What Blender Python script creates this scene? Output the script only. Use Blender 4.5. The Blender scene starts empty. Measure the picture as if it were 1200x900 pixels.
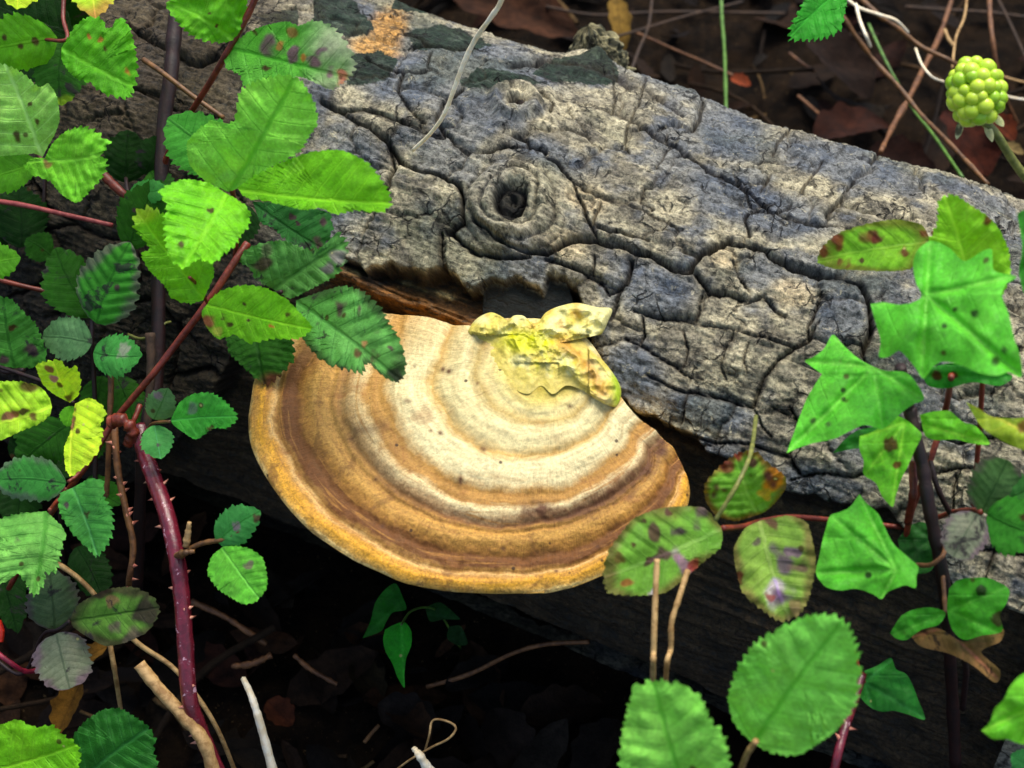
import bpy, math, random, heapq
import numpy as np
from mathutils import Vector

# ------------------------------------------------------------------ camera, sky, sun, exposure
rng = random.Random(7)
npr = np.random.RandomState(11)
S = bpy.context.scene
COL = S.collection
PITCH = math.radians(50)
RT = np.array([1., 0, 0]); FW = np.array([0, math.cos(PITCH), -math.sin(PITCH)]); UP = np.array([0, math.sin(PITCH), math.cos(PITCH)])
def ray(x, y): return FW + RT*((x-600)/600*.3) + UP*((450-y)/600*.3)
A0 = np.array([0, 0, .12])
CAM = A0 - ray(700, 438)*.85
cam = bpy.data.cameras.new('camera'); camo = bpy.data.objects.new('camera', cam); COL.objects.link(camo)
cam.sensor_width = 36; cam.lens = 60; cam.clip_start = .02; cam.clip_end = 60
camo.location = CAM; camo.rotation_euler = (math.pi/2-PITCH, 0, 0)
cam.dof.use_dof = True; cam.dof.focus_distance = .73; cam.dof.aperture_fstop = 13
S.camera = camo
W = bpy.data.worlds.new('World'); S.world = W; W.use_nodes = True
SUN_EL, SUN_AZ = math.radians(66), math.radians(20)      # azimuth measured from +Y towards +X
wn = W.node_tree; bg = wn.nodes['Background']
sky = wn.nodes.new('ShaderNodeTexSky'); sky.sky_type = 'NISHITA'; sky.sun_disc = False
sky.sun_elevation = SUN_EL; sky.sun_rotation = SUN_AZ; sky.air_density = 1.0; sky.dust_density = 4.0; sky.ozone_density = 1.6
wn.links.new(sky.outputs[0], bg.inputs[0]); bg.inputs[1].default_value = .14
sun = bpy.data.lights.new('sun', 'SUN'); suno = bpy.data.objects.new('sun', sun); COL.objects.link(suno)
sun.energy = 2.0; sun.angle = math.radians(38); sun.color = (1, .95, .82)
sd = Vector((math.sin(SUN_AZ)*math.cos(SUN_EL), math.cos(SUN_AZ)*math.cos(SUN_EL), math.sin(SUN_EL)))
suno.rotation_euler = sd.to_track_quat('Z', 'Y').to_euler(); suno.location = (0, 0, 3)
S.view_settings.view_transform = 'Standard'; S.view_settings.look = 'None'
S.view_settings.exposure = 0.68; S.view_settings.gamma = 1.0

# ------------------------------------------------------------------ small helpers
def P3(x, y, d): return CAM + ray(x, y)*d
def proj(P):
    v = P-CAM; d = v@FW
    return 600+(v@RT)/d*2000, 450-(v@UP)/d*2000, d
def lin(c, k=1.):
    o = []
    for v in c:
        v = v/255.
        o.append((v/12.92 if v <= .04045 else ((v+.055)/1.055)**2.4)*k)
    return np.array(o)
_perm = np.random.RandomState(3).permutation(256); _perm = np.concatenate([_perm, _perm])
_g = np.random.RandomState(4).normal(size=(256, 3)); _g /= np.linalg.norm(_g, axis=1)[:, None]
def noise(p):
    p = np.asarray(p, float); i = np.floor(p).astype(int); f = p-i; u = f*f*f*(f*(f*6-15)+10); i &= 255
    r = 0
    for dx in (0, 1):
        wx = u[..., 0] if dx else 1-u[..., 0]
        for dy in (0, 1):
            wy = u[..., 1] if dy else 1-u[..., 1]
            for dz in (0, 1):
                wz = u[..., 2] if dz else 1-u[..., 2]
                h = _perm[_perm[_perm[(i[..., 0]+dx) & 255]+((i[..., 1]+dy) & 255)]+((i[..., 2]+dz) & 255)]
                g = _g[h]
                r = r+wx*wy*wz*(g[..., 0]*(f[..., 0]-dx)+g[..., 1]*(f[..., 1]-dy)+g[..., 2]*(f[..., 2]-dz))
    return r*1.5
def fbm(p, o=4, ridged=False):
    p = np.asarray(p, float); a = 1.; s = 0; t = 0
    for k in range(o):
        n = noise(p*2**k+k*17.3)
        s = s+a*((1-2*np.abs(n)) if ridged else n); t += a; a *= .5
    return s/t
def sstep(a, b, x):
    t = np.clip((x-a)/(b-a), 0, 1); return t*t*(3-2*t)
def catmull(pts, n):
    p = np.asarray(pts, float)
    if len(p) < 3:
        t = np.linspace(0, 1, n)[:, None]; return p[0]*(1-t)+p[-1]*t
    q = np.vstack([2*p[0]-p[1], p, 2*p[-1]-p[-2]]); out = []
    T = np.linspace(0, len(p)-1-1e-6, n)
    for T_ in T:
        k = int(T_); t = T_-k; a, b, c, d = q[k:k+4]
        out.append(.5*(2*b+(c-a)*t+(2*a-5*b+4*c-d)*t*t+(3*b-a-3*c+d)*t**3))
    return np.array(out)
def polydist(X, Y, pts, pad=30):
    """distance in px from every point to a polyline (inf outside its padded box) and the run length 0..1"""
    pts = np.asarray(pts, float); D = np.full(X.shape, 1e9)
    m = (X > pts[:, 0].min()-pad) & (X < pts[:, 0].max()+pad) & (Y > pts[:, 1].min()-pad) & (Y < pts[:, 1].max()+pad)
    x, y = X[m], Y[m]; d = np.full(x.shape, 1e9)
    for a, b in zip(pts[:-1], pts[1:]):
        v = b-a; L = v@v+1e-9
        t = np.clip(((x-a[0])*v[0]+(y-a[1])*v[1])/L, 0, 1)
        d = np.minimum(d, np.hypot(x-a[0]-t*v[0], y-a[1]-t*v[1]))
    D[m] = d; return D
def inpoly(X, Y, pts):
    pts = np.asarray(pts, float); r = np.zeros(X.shape, bool); j = len(pts)-1
    for i in range(len(pts)):
        xi, yi = pts[i]; xj, yj = pts[j]
        c = ((yi > Y) != (yj > Y)) & (X < (xj-xi)*(Y-yi)/(yj-yi+1e-12)+xi); r ^= c; j = i
    return r
def tag(o, label=None, cat=None, group=None, kind=None):
    if label: o['label'] = label
    if cat: o['category'] = cat
    if group: o['group'] = group
    if kind: o['kind'] = kind
    return o
def empty(name, loc, label, cat, group=None):
    o = bpy.data.objects.new(name, None); COL.objects.link(o); o.location = loc; o.empty_display_size = .01
    return tag(o, label, cat, group)
def mesh_obj(name, V, F, mat, parent=None, col=None, uv=None, nrm=None, smooth=True):
    me = bpy.data.meshes.new(name); V = np.asarray(V, np.float32)
    F = np.asarray(F, np.int32)
    me.vertices.add(len(V)); me.vertices.foreach_set('co', V.ravel())
    k = F.shape[1]; me.loops.add(F.size); me.loops.foreach_set('vertex_index', F.ravel())
    me.polygons.add(len(F)); me.polygons.foreach_set('loop_start', np.arange(0, F.size, k, dtype=np.int32))
    me.polygons.foreach_set('loop_total', np.full(len(F), k, np.int32))
    me.update(calc_edges=True)
    if smooth: me.polygons.foreach_set('use_smooth', np.ones(len(F), bool))
    if col is not None:
        a = me.color_attributes.new('Col', 'FLOAT_COLOR', 'POINT'); c = np.ones((len(V), 4), np.float32); c[:, :3] = col
        a.data.foreach_set('color', c.ravel())
    if uv is not None:
        l = me.uv_layers.new(name='UVMap'); l.data.foreach_set('uv', np.asarray(uv, np.float32)[F.ravel()].ravel())
    if nrm is not None: me.normals_split_custom_set_from_vertices(np.asarray(nrm, np.float32))
    me.materials.append(mat)
    o = bpy.data.objects.new(name, me); COL.objects.link(o)
    if parent is not None:
        o.parent = parent; o.matrix_parent_inverse = PINV(parent)
    return o
from mathutils import Matrix
def PINV(p):
    return (Matrix.Translation(p.location) @ p.rotation_euler.to_matrix().to_4x4()).inverted() if p.parent is None else Matrix.Identity(4)
def gridF(nu, nv, closed=False):
    i = np.arange(nu-1)[:, None]; j = np.arange(nv if closed else nv-1)[None]; j2 = (j+1) % nv
    return np.stack([i*nv+j, i*nv+j2, (i+1)*nv+j2, (i+1)*nv+j], -1).reshape(-1, 4)
def gridN(P):
    a = np.gradient(P, axis=0); b = np.gradient(P, axis=1); n = np.cross(a, b); return n/(np.linalg.norm(n, axis=-1)[..., None]+1e-12)

# ------------------------------------------------------------------ node helpers
def newmat(name, rough=.6, spec=.4):
    m = bpy.data.materials.new(name); m.use_nodes = True; nt = m.node_tree; b = nt.nodes['Principled BSDF']
    b.inputs['Roughness'].default_value = rough; b.inputs['Specular IOR Level'].default_value = spec
    return m, nt, b
def N(nt, t, **kw):
    n = nt.nodes.new(t)
    for k, v in kw.items():
        if k.startswith('_'): setattr(n, k[1:], v)
        else:
            n.inputs[k.replace('__', ' ') if not k.isdigit() else int(k)].default_value = v
    return n
def math_(nt, op, a, b=None, c=None, clamp=False):
    n = nt.nodes.new('ShaderNodeMath'); n.operation = op; n.use_clamp = clamp
    for i, v in enumerate((a, b, c)):
        if v is None: continue
        if isinstance(v, (int, float)): n.inputs[i].default_value = v
        else: nt.links.new(v, n.inputs[i])
    return n.outputs[0]
def mixc(nt, f, a, b, mode='MIX'):
    n = nt.nodes.new('ShaderNodeMix'); n.data_type = 'RGBA'; n.blend_type = mode
    for i, v in ((0, f), (6, a), (7, b)):
        if isinstance(v, (int, float)): n.inputs[i].default_value = v
        elif isinstance(v, (tuple, list, np.ndarray)): n.inputs[i].default_value = (*v[:3], 1)
        else: nt.links.new(v, n.inputs[i])
    return n.outputs[2]
def maprange(nt, v, a, b, c=0, d=1, smooth=True):
    n = nt.nodes.new('ShaderNodeMapRange'); n.interpolation_type = 'SMOOTHSTEP' if smooth else 'LINEAR'
    nt.links.new(v, n.inputs[0])
    for i, x in enumerate((a, b, c, d)): n.inputs[i+1].default_value = x
    return n.outputs[0]
def ntex(nt, vec, scale, detail=5, rough=.6, dist=0):
    n = nt.nodes.new('ShaderNodeTexNoise'); n.inputs['Scale'].default_value = scale; n.inputs['Detail'].default_value = detail
    n.inputs['Roughness'].default_value = rough; n.inputs['Distortion'].default_value = dist
    if vec is not None: nt.links.new(vec, n.inputs['Vector'])
    return n.outputs['Fac']
def mapping(nt, vec, sc, rot=(0, 0, 0)):
    n = nt.nodes.new('ShaderNodeMapping'); n.inputs['Scale'].default_value = sc; n.inputs['Rotation'].default_value = rot
    nt.links.new(vec, n.inputs['Vector']); return n.outputs[0]
def bump(nt, h, strength, dist, b, prev=None):
    n = nt.nodes.new('ShaderNodeBump'); n.inputs['Strength'].default_value = strength; n.inputs['Distance'].default_value = dist
    nt.links.new(h, n.inputs['Height'])
    if prev is not None: nt.links.new(prev, n.inputs['Normal'])
    if b is not None: nt.links.new(n.outputs[0], b.inputs['Normal'])
    return n.outputs[0]
def attr(nt, name='Col'):
    n = nt.nodes.new('ShaderNodeAttribute'); n.attribute_name = name; return n.outputs['Color']

# bark material: vertex colour carries the broad patches, nodes carry grain, lichen flecks and hairline cracks
M = {}
def bark_material(name, grain=1.25, flecks=.75, rough=.8, cracks=1.):
    m, nt, b = newmat(name, rough, .3)
    uv = nt.nodes.new('ShaderNodeUVMap').outputs[0]
    c = attr(nt)
    g1 = ntex(nt, mapping(nt, uv, (90, 260, 1)), 1, 8, .7, .4)
    g2 = ntex(nt, uv, 420, 6, .75)
    g3 = ntex(nt, uv, 1500, 3, .7)
    k = math_(nt, 'ADD', maprange(nt, g1, .3, .7, .6, 1.35), maprange(nt, g2, .32, .68, -.45*grain, .5*grain))
    k = math_(nt, 'ADD', k, maprange(nt, g3, .3, .7, -.2, .2))
    mul = nt.nodes.new('ShaderNodeVectorMath'); mul.operation = 'SCALE'; nt.links.new(c, mul.inputs[0]); nt.links.new(k, mul.inputs[3])
    col = mul.outputs[0]
    bw_ = nt.nodes.new('ShaderNodeRGBToBW'); nt.links.new(c, bw_.inputs[0]); lumf = maprange(nt, bw_.outputs[0], .03, .16)
    # pale lichen flecks and dark algae flecks
    f = ntex(nt, uv, 230, 7, .8, .5)
    col = mixc(nt, math_(nt, 'MULTIPLY', math_(nt, 'MULTIPLY', maprange(nt, f, .56, .68), lumf), flecks), col, lin((225, 215, 178), .85))
    f2 = ntex(nt, mapping(nt, uv, (1.3, 2, 1)), 160, 7, .8, .5)
    col = mixc(nt, math_(nt, 'MULTIPLY', maprange(nt, f2, .50, .64), .8), col, lin((40, 43, 42)))
    # hairline cracks, stretched across the grain
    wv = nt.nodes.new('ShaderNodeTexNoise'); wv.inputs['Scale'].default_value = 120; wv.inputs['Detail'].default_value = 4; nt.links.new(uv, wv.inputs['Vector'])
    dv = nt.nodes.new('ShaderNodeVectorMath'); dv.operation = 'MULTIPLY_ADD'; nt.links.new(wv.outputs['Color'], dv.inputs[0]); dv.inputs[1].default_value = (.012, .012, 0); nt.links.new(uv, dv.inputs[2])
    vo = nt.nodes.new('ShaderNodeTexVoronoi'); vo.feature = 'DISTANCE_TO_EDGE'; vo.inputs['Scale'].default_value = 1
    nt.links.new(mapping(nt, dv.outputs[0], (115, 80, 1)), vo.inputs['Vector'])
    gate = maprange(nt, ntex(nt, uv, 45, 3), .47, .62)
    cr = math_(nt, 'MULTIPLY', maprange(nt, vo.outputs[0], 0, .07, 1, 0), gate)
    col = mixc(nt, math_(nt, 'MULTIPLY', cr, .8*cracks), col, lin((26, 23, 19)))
    nt.links.new(col, b.inputs['Base Color'])
    h = math_(nt, 'ADD', math_(nt, 'MULTIPLY', g1, 1.), math_(nt, 'MULTIPLY', g2, .55*grain))
    h = math_(nt, 'ADD', h, math_(nt, 'MULTIPLY', g3, .25))
    h = math_(nt, 'SUBTRACT', h, math_(nt, 'MULTIPLY', cr, .9*cracks))
    bump(nt, h, 1., .0020, b)
    return m
M['bark'] = bark_material('bark')
M['wood'] = bark_material('weathered_wood', 1.2, .25, .6, .3)

# ================================================================== THE LOG
TH = math.radians(26); AX = np.array([math.cos(TH), -math.sin(TH), 0]); R0 = .14
E1 = (CAM-A0)-((CAM-A0)@AX)*AX; E1 /= np.linalg.norm(E1); E2 = np.cross(AX, E1)
SGN = 1
if E2@UP < 0: E2 = -E2; SGN = -1
def Rad(u): return R0*(1-.05*u)
def logP(u, f, h=0.):
    r = Rad(u)+h
    return A0+u[..., None]*AX+(r*np.cos(f))[..., None]*E1+(r*np.sin(f))[..., None]*E2
def logD(x, y):
    """depth of the smooth log surface at a pixel (nan beside it)"""
    r = ray(x, y); o = CAM-A0; r_ = r-(r@AX)*AX; o_ = o-(o@AX)*AX
    R = Rad((CAM+r*.8-A0)@AX)
    a = r_@r_; b = 2*r_@o_; c = o_@o_-R*R; q = b*b-4*a*c
    return float('nan') if q < 0 else (-b-math.sqrt(q))/(2*a)
def dref(x, y=0):
    """depth of the plane that touches the front of the log"""
    yc = 438+(x-700)*.33
    return logD(x, yc)
def D(x, y, lift=0.): return dref(min(max(x, -200), 1400))-lift

uL = float((P3(-70, 200, .83)-A0)@AX); uR = float((P3(1270, 620, .72)-A0)@AX)
NU, NV = 960, 560
ud = np.linspace(uL, uR, NU); s = np.linspace(-1, 1, NV); fd = math.radians(104)*(.82*s+.18*s**3)
U, Fi = np.meshgrid(ud, fd, indexing='ij')
B = logP(U, Fi); X, Y, Dp = proj(B)
Q = np.stack([U, Fi*R0, 0*U], -1)                                    # metric log coordinates
warp = noise(Q*35)*4; warp2 = noise(Q*35+9)*4
Xw, Yw = X+warp+noise(Q*110)*2.5, Y+warp2+noise(Q*110+5)*2.5

# cracks followed along the bark: (width px, depth mm, points)
CR = [
 (4.2, 7, [(560, 262), (600, 290), (640, 297), (672, 282), (700, 285), (727, 290), (758, 298), (785, 312), (807, 319), (822, 300), (847, 291), (857, 280)]),
 (4.5, 7, [(820, 300), (850, 286), (896, 291), (918, 309), (949, 321), (984, 329), (1011, 338), (1020, 360), (1019, 387), (1011, 418)]),
 (3.5, 5, [(740, 305), (735, 330), (722, 352), (716, 372)]),
 (2.6, 4, [(815, 320), (829, 341), (855, 345), (878, 352), (896, 347), (905, 362), (918, 371)]),
 (2.2, 3, [(744, 364), (770, 372), (800, 377), (829, 381), (860, 385), (880, 394), (900, 398), (931, 413), (949, 404), (958, 380)]),
 (2.0, 3, [(735, 395), (760, 412), (789, 427), (806, 440), (824, 446)]),
 (2.6, 4, [(760, 440), (780, 452), (807, 459), (847, 470), (882, 481), (890, 462), (897, 445), (913, 425), (930, 414)]),
 (1.8, 3, [(882, 481), (893, 503), (905, 512)]), (1.6, 2.5, [(800, 390), (806, 410), (800, 428)]), (1.6, 2.5, [(824, 345), (819, 366), (815, 378)]),
 (1.8, 3, [(755, 372), (757, 392), (748, 410)]), (1.6, 2.5, [(858, 388), (850, 410), (845, 430), (853, 447)]), (1.5, 2, [(878, 402), (872, 425), (878, 440)]),
 (1.8, 3, [(949, 404), (945, 385), (957, 362), (963, 345)]), (1.6, 2.5, [(860, 308), (866, 325), (876, 340)]), (1.8, 3, [(1011, 418), (1020, 440), (1008, 465)]),
 (1.5, 3, [(807, 459), (802, 478), (800, 496)]), (2.2, 4, [(925, 480), (938, 500), (925, 530), (940, 552)]), (1.8, 3, [(905, 480), (925, 490), (950, 500)]),
 (2.8, 4.5, [(700, 128), (740, 150), (790, 175), (840, 205), (880, 228), (905, 250), (950, 266), (1000, 272), (1060, 290)]),
 (2.0, 3, [(860, 205), (876, 240), (905, 252), (925, 240)]), (2.2, 3, [(880, 275), (872, 255), (885, 245)]), (1.8, 3, [(1000, 215), (985, 235), (968, 255)]),
 (1.8, 3, [(930, 150), (915, 170), (905, 182)]), (1.6, 2.5, [(962, 195), (945, 215), (935, 232)]), (1.6, 2.5, [(905, 205), (890, 225)]), (1.8, 3, [(1035, 185), (1015, 198)]),
 (1.6, 2.5, [(780, 160), (785, 178), (770, 200)]), (1.8, 3, [(820, 122), (818, 145), (800, 160)]), (1.5, 2, [(755, 105), (748, 125), (735, 150)]), (1.5, 2, [(715, 95), (720, 120), (712, 140)]),
 (1.8, 3, [(737, 148), (732, 170), (737, 183)]), (2.0, 3, [(680, 218), (700, 232), (738, 245), (775, 262), (800, 272)]), (1.6, 2.5, [(755, 222), (748, 240), (765, 250)]),
 (1.8, 3, [(700, 282), (695, 262), (705, 240)]), (3.2, 5, [(640, 195), (655, 200), (675, 218), (684, 243), (690, 262), (700, 284)]),
 (3.6, 6, [(400, 130), (425, 150), (455, 168), (470, 190), (490, 203), (520, 212), (540, 222), (548, 240), (545, 262), (530, 275)]),
 (3.0, 5, [(375, 118), (395, 128), (430, 132), (470, 148), (500, 160), (520, 168)]), (3.0, 5, [(455, 168), (462, 200), (450, 225), (430, 240)]),
 (3.0, 5, [(520, 275), (515, 300), (520, 320)]), (3.0, 5, [(530, 275), (560, 298), (590, 303), (625, 300)]), (2.6, 4, [(540, 120), (520, 130), (512, 150), (530, 175), (560, 190)]),
 (2.6, 4, [(560, 190), (590, 180), (620, 183), (640, 186)]), (2.4, 4, [(632, 120), (648, 135), (645, 143)]), (2.2, 4, [(600, 170), (618, 172), (622, 185)]),
 (2.6, 4, [(430, 70), (450, 88), (480, 98), (500, 96)]), (1.8, 3, [(503, 70), (500, 92), (512, 98)]), (2.0, 3, [(470, 95), (465, 115), (480, 135), (500, 150)]),
 (2.4, 4, [(470, 45), (500, 62), (530, 66), (548, 66)]), (2.2, 4, [(548, 66), (562, 80), (600, 84), (640, 82), (680, 92), (720, 102), (760, 118), (800, 140)]),
 (2.6, 4, [(735, 335), (712, 345), (700, 330), (670, 315), (640, 305)]), (2.2, 3.5, [(685, 262), (720, 272), (760, 285)]), (1.8, 3, [(695, 300), (692, 320), (700, 335)]),
 (2.4, 4, [(725, 480), (760, 488), (800, 505), (840, 520), (880, 522), (925, 535)]), (2.0, 3, [(930, 560), (960, 552), (1000, 560), (1040, 545), (1080, 560), (1130, 548), (1200, 560)]),
 (2.0, 3, [(1080, 500), (1120, 520), (1160, 512), (1210, 530)]), (2.0, 3, [(1100, 300), (1150, 330), (1210, 345)]), (2, 3, [(1170, 260), (1180, 300), (1172, 330)]),
 (2.2, 4, [(1120, 560), (1115, 600), (1130, 640)]), (2.0, 3, [(1160, 590), (1165, 640), (1150, 690)]), (2.2, 4, [(1080, 620), (1130, 640), (1210, 650)]),
 (2.2, 4, [(0, 290), (30, 270), (90, 262), (120, 280), (160, 285)]), (2.2, 4, [(30, 200), (50, 240), (90, 262)]), (2.4, 4, [(0, 350), (60, 330), (120, 360), (180, 350), (230, 400)]),
 (2.4, 4, [(200, 440), (250, 430), (300, 470)]), (2.2, 4, [(210, 380), (205, 430), (200, 480)]), (2.2, 4, [(150, 30), (190, 60), (230, 80), (260, 70)]), (2.2, 4, [(130, 90), (170, 110), (200, 130), (260, 140)]),
]
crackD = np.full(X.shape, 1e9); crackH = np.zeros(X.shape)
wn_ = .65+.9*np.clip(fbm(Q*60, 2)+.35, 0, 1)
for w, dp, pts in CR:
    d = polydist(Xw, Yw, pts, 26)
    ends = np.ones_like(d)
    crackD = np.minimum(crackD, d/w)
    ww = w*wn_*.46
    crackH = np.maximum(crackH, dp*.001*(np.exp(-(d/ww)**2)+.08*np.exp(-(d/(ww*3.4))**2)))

# the lower edge of the bark shell: below it the rotten wood lies back
EDGE = [(-200, 560), (-60, 560), (60, 575), (160, 560), (250, 470), (330, 300), (385, 292), (430, 318), (460, 312), (500, 330), (520, 318), (545, 345), (556, 340), (575, 332), (590, 334), (605, 324), (618, 330), (634, 342), (642, 322),
        (664, 330), (674, 340), (684, 372), (692, 402), (706, 440), (722, 470), (760, 492), (800, 505), (832, 532), (880, 545), (920, 575), (980, 590), (1040, 600), (1080, 650), (1130, 690), (1200, 720), (1400, 790)]
EX, EY = np.array(EDGE).T
ey = np.interp(Xw, EX, EY)+noise(Q*150)*7
below = Yw-ey                                                     # >0: under the bark shell
shell = 1-sstep(-4, 5, below)
low = sstep(0, 1, (Y-(ey+0))/150)

# plates: grow cells from seeds; growing is slow through cracks, so cell borders settle in them
st = 2
cx, cy = X[::st, ::st], Y[::st, ::st]; ccr = crackD[::st, ::st]; cbel = below[::st, ::st]
nu, nv = cx.shape
cost = 1+26*np.exp(-(ccr/1.5)**2)+2.2*np.clip(fbm(Q[::st, ::st]*130, 2)+.2, 0, 1)+40*(np.abs(cbel) < 4)
duv = ud[st]-ud[0]; dvv = np.gradient(fd)[::st]*R0*st
face_ok = np.abs(fd[::st]) < math.radians(97)
seeds = []; tries = 0
fixed = [(602, 245), (605, 134)]
cand = [(npr.uniform(-60, 1260), npr.uniform(-30, 860)) for _ in range(9000)]
ca, sa = math.cos(math.radians(17)), math.sin(math.radians(17))
for p in fixed+cand:
    ok = True
    for q in seeds:
        dx, dy = p[0]-q[0], p[1]-q[1]; al = dx*ca+dy*sa; ac = -dx*sa+dy*ca
        lim = 75 if q in fixed else 1
        if q in fixed:
            if math.hypot(dx, dy) < 62: ok = False; break
        elif (al/66)**2+(ac/40)**2 < 1: ok = False; break
    if ok or p in fixed: seeds.append(p)
lab = np.full((nu, nv), -1, int); dist = np.full((nu, nv), 1e9); heap = []
flatx, flaty = cx.ravel(), cy.ravel(); vis = (np.abs(np.broadcast_to(fd[::st], (nu, nv))) < math.radians(92)).ravel()
for k, (sx, sy) in enumerate(seeds):
    q = (flatx-sx)**2+(flaty-sy)**2; q[~vis] = 1e9; i = int(q.argmin())
    if q[i] > 60: continue
    if cbel.ravel()[i] > -2: continue
    heap.append((-(38*duv if k == 0 else 14*duv if k == 1 else 0), i, k))
heapq.heapify(heap)
cl = cost.ravel().tolist(); D_ = [1e9]*(nu*nv); L_ = [-1]*(nu*nv); dv_l = dvv.tolist(); bl = (cbel.ravel() > 2).tolist(); fok = face_ok.tolist()
while heap:
    d0, i, k = heapq.heappop(heap)
    if L_[i] >= 0: continue
    L_[i] = k; a_, b_ = divmod(i, nv)
    for j, a2, b2, w_ in ((i-nv, a_-1, b_, duv), (i+nv, a_+1, b_, duv), (i-1, a_, b_-1, dv_l[b_]*1.45), (i+1, a_, b_+1, dv_l[b_]*1.45)):
        if a2 < 0 or a2 >= nu or b2 < 0 or b2 >= nv or L_[j] >= 0 or bl[j] or not fok[b2]: continue
        nd = d0+w_*cl[j]
        if nd < D_[j]: D_[j] = nd; heapq.heappush(heap, (nd, j, k))
lab = np.array(L_).reshape(nu, nv)
bd = np.zeros((nu, nv), bool)
bd[1:] |= lab[1:] != lab[:-1]; bd[:, 1:] |= lab[:, 1:] != lab[:, :-1]
bdist = np.where(bd, 0., 99.); hu = duv*1000/.36; hv = (dvv*1000/.36)[None]
for _ in range(14):
    n_ = bdist.copy()
    n_[1:] = np.minimum(n_[1:], bdist[:-1]+hu); n_[:-1] = np.minimum(n_[:-1], bdist[1:]+hu)
    n_[:, 1:] = np.minimum(n_[:, 1:], bdist[:, :-1]+hv[:, 1:]); n_[:, :-1] = np.minimum(n_[:, :-1], bdist[:, 1:]+hv[:, :-1])
    bdist = n_
def upsample(A):
    iu = np.clip(np.arange(NU)/st, 0, nu-1.001); iv = np.clip(np.arange(NV)/st, 0, nv-1.001)
    a, b = iu.astype(int), iv.astype(int); fu, fv = (iu-a)[:, None], (iv-b)[None]
    return A[a][:, b]*(1-fu)*(1-fv)+A[a+1][:, b]*fu*(1-fv)+A[a][:, b+1]*(1-fu)*fv+A[a+1][:, b+1]*fu*fv
bdist = upsample(np.minimum(bdist, 40.))
LABV = lab[np.clip((np.arange(NU)+1)//st, 0, nu-1)][:, np.clip((np.arange(NV)+1)//st, 0, nv-1)]

# knots
def knot(cx_, cy_, rx, ry, tilt=0):
    c, s_ = math.cos(tilt), math.sin(tilt); dx, dy = Xw-cx_, Yw-cy_
    a = (dx*c+dy*s_)/rx; b = (-dx*s_+dy*c)/ry
    return np.hypot(a, b), np.arctan2(b, a)
k1, a1 = knot(602, 245, 62, 56, .2); k2, a2 = knot(603, 133, 46, 30, .1)
nearknot = np.maximum(1-sstep(.75, 1.15, k1), .9*(1-sstep(.7, 1.2, k2)))
grooveMod = (.35+.85*np.clip(fbm(Q*28+3, 2)+.45, 0, 1))
smoothTop = sstep(0, 1, (150-np.abs(Y-(X*.33-90)))/150)*sstep(680, 760, X)*.0
H = .0035*fbm(Q*np.array([9, 14, 1]), 3)*2
H += .0026*fbm(Q*np.array([16, 90, 1])+3, 3)*shell
H += .0013*fbm(Q*np.array([70, 420, 1])+5, 3, True)*shell
H += .0009*fbm(Q*np.array([420, 90, 1])+15, 3, True)*shell*sstep(620, 800, X)
left = 1-sstep(520, 600, X)
H += .0030*left*(fbm(Q*np.array([26, 40, 1])+11, 2))*shell
plate = 1-np.exp(-(bdist/3.6)**2)
H += (.0013*plate-.0018*(1-sstep(0, 2.2, bdist))*grooveMod)*grooveMod*(1-nearknot)*shell
prand = npr.uniform(-1, 1, (len(seeds)+1,)); H += .0011*prand[LABV]*plate*(1-nearknot)*shell
H -= crackH*shell
H += .0011*fbm(Q*np.array([110, 240, 1]), 4)*(.6+.6*shell)
H += .0008*fbm(Q*np.array([240, 520, 1])+7, 3, True)
# knot relief: swollen rim, rings, hole
H += .0065*np.exp(-((k1-.5)/.34)**2)*(1-.15*np.sin(3*a1))+.0016*np.abs(np.sin(k1*12+1.2*np.sin(a1)+noise(Q*70)*2.2))*2*np.exp(-(k1/1.0)**4)
H -= .0026*(1-sstep(.27, .33, k1+.04*noise(Q*200)))+.0016*np.exp(-((k1-.27)/.05)**2)-.0012*np.exp(-(k1/.14)**2)
H += .0045*np.exp(-((k2-.45)/.4)**2)+.0014*np.sin(k2*14+noise(Q*90)*2)*np.exp(-(k2/1.1)**4)
H -= .004*(1-sstep(.26, .42, np.hypot((Xw-605)/34, (Yw-134)/16)*.9))
# shell edge: step back into the trunk
frontcav = np.exp(-((X-640)/330)**4)
H = H-(1-shell)*(.011+.006*low)
H -= (1-shell)*(.003*fbm(Q*np.array([10, 130, 1]), 3, True)+.003*fbm(Q*np.array([30, 60, 1])+2, 3))
# a hollow behind the back edge of the fungus, and the raised splint of bare wood over it
spl = polydist(Xw, Yw, [(385, 312), (420, 330), (470, 352), (520, 372), (575, 392)], 60)
H += .010*np.exp(-(spl/15)**2)*(1-shell)+.0015*np.exp(-(spl/22)**2)*np.sin(spl*.9+noise(Q*80))*(1-shell)
cav = polydist(Xw, Yw, [(395, 345), (450, 368), (520, 392), (600, 410)], 60)
H -= .008*np.exp(-(cav/11)**2)
# smooth black-green skin beside the attachment
patch = inpoly(Xw, Yw, [(556, 322), (600, 318), (664, 322), (668, 362), (640, 390), (560, 390)]) & (below > 0)
patchf = patch.astype(float)
H = np.where(patch, H*.25-.0035, H)
# stub on the upper outline
stub, _ = knot(700, 62, 44, 40)
H += .008*np.exp(-(stub/.8)**4)*(1+.5*noise(Q*120))
Pg = logP(U, Fi, H)
Ng = gridN(Pg); Ng *= np.sign((Ng*(Pg-(A0+U[..., None]*AX))).sum(-1))[..., None]

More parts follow.
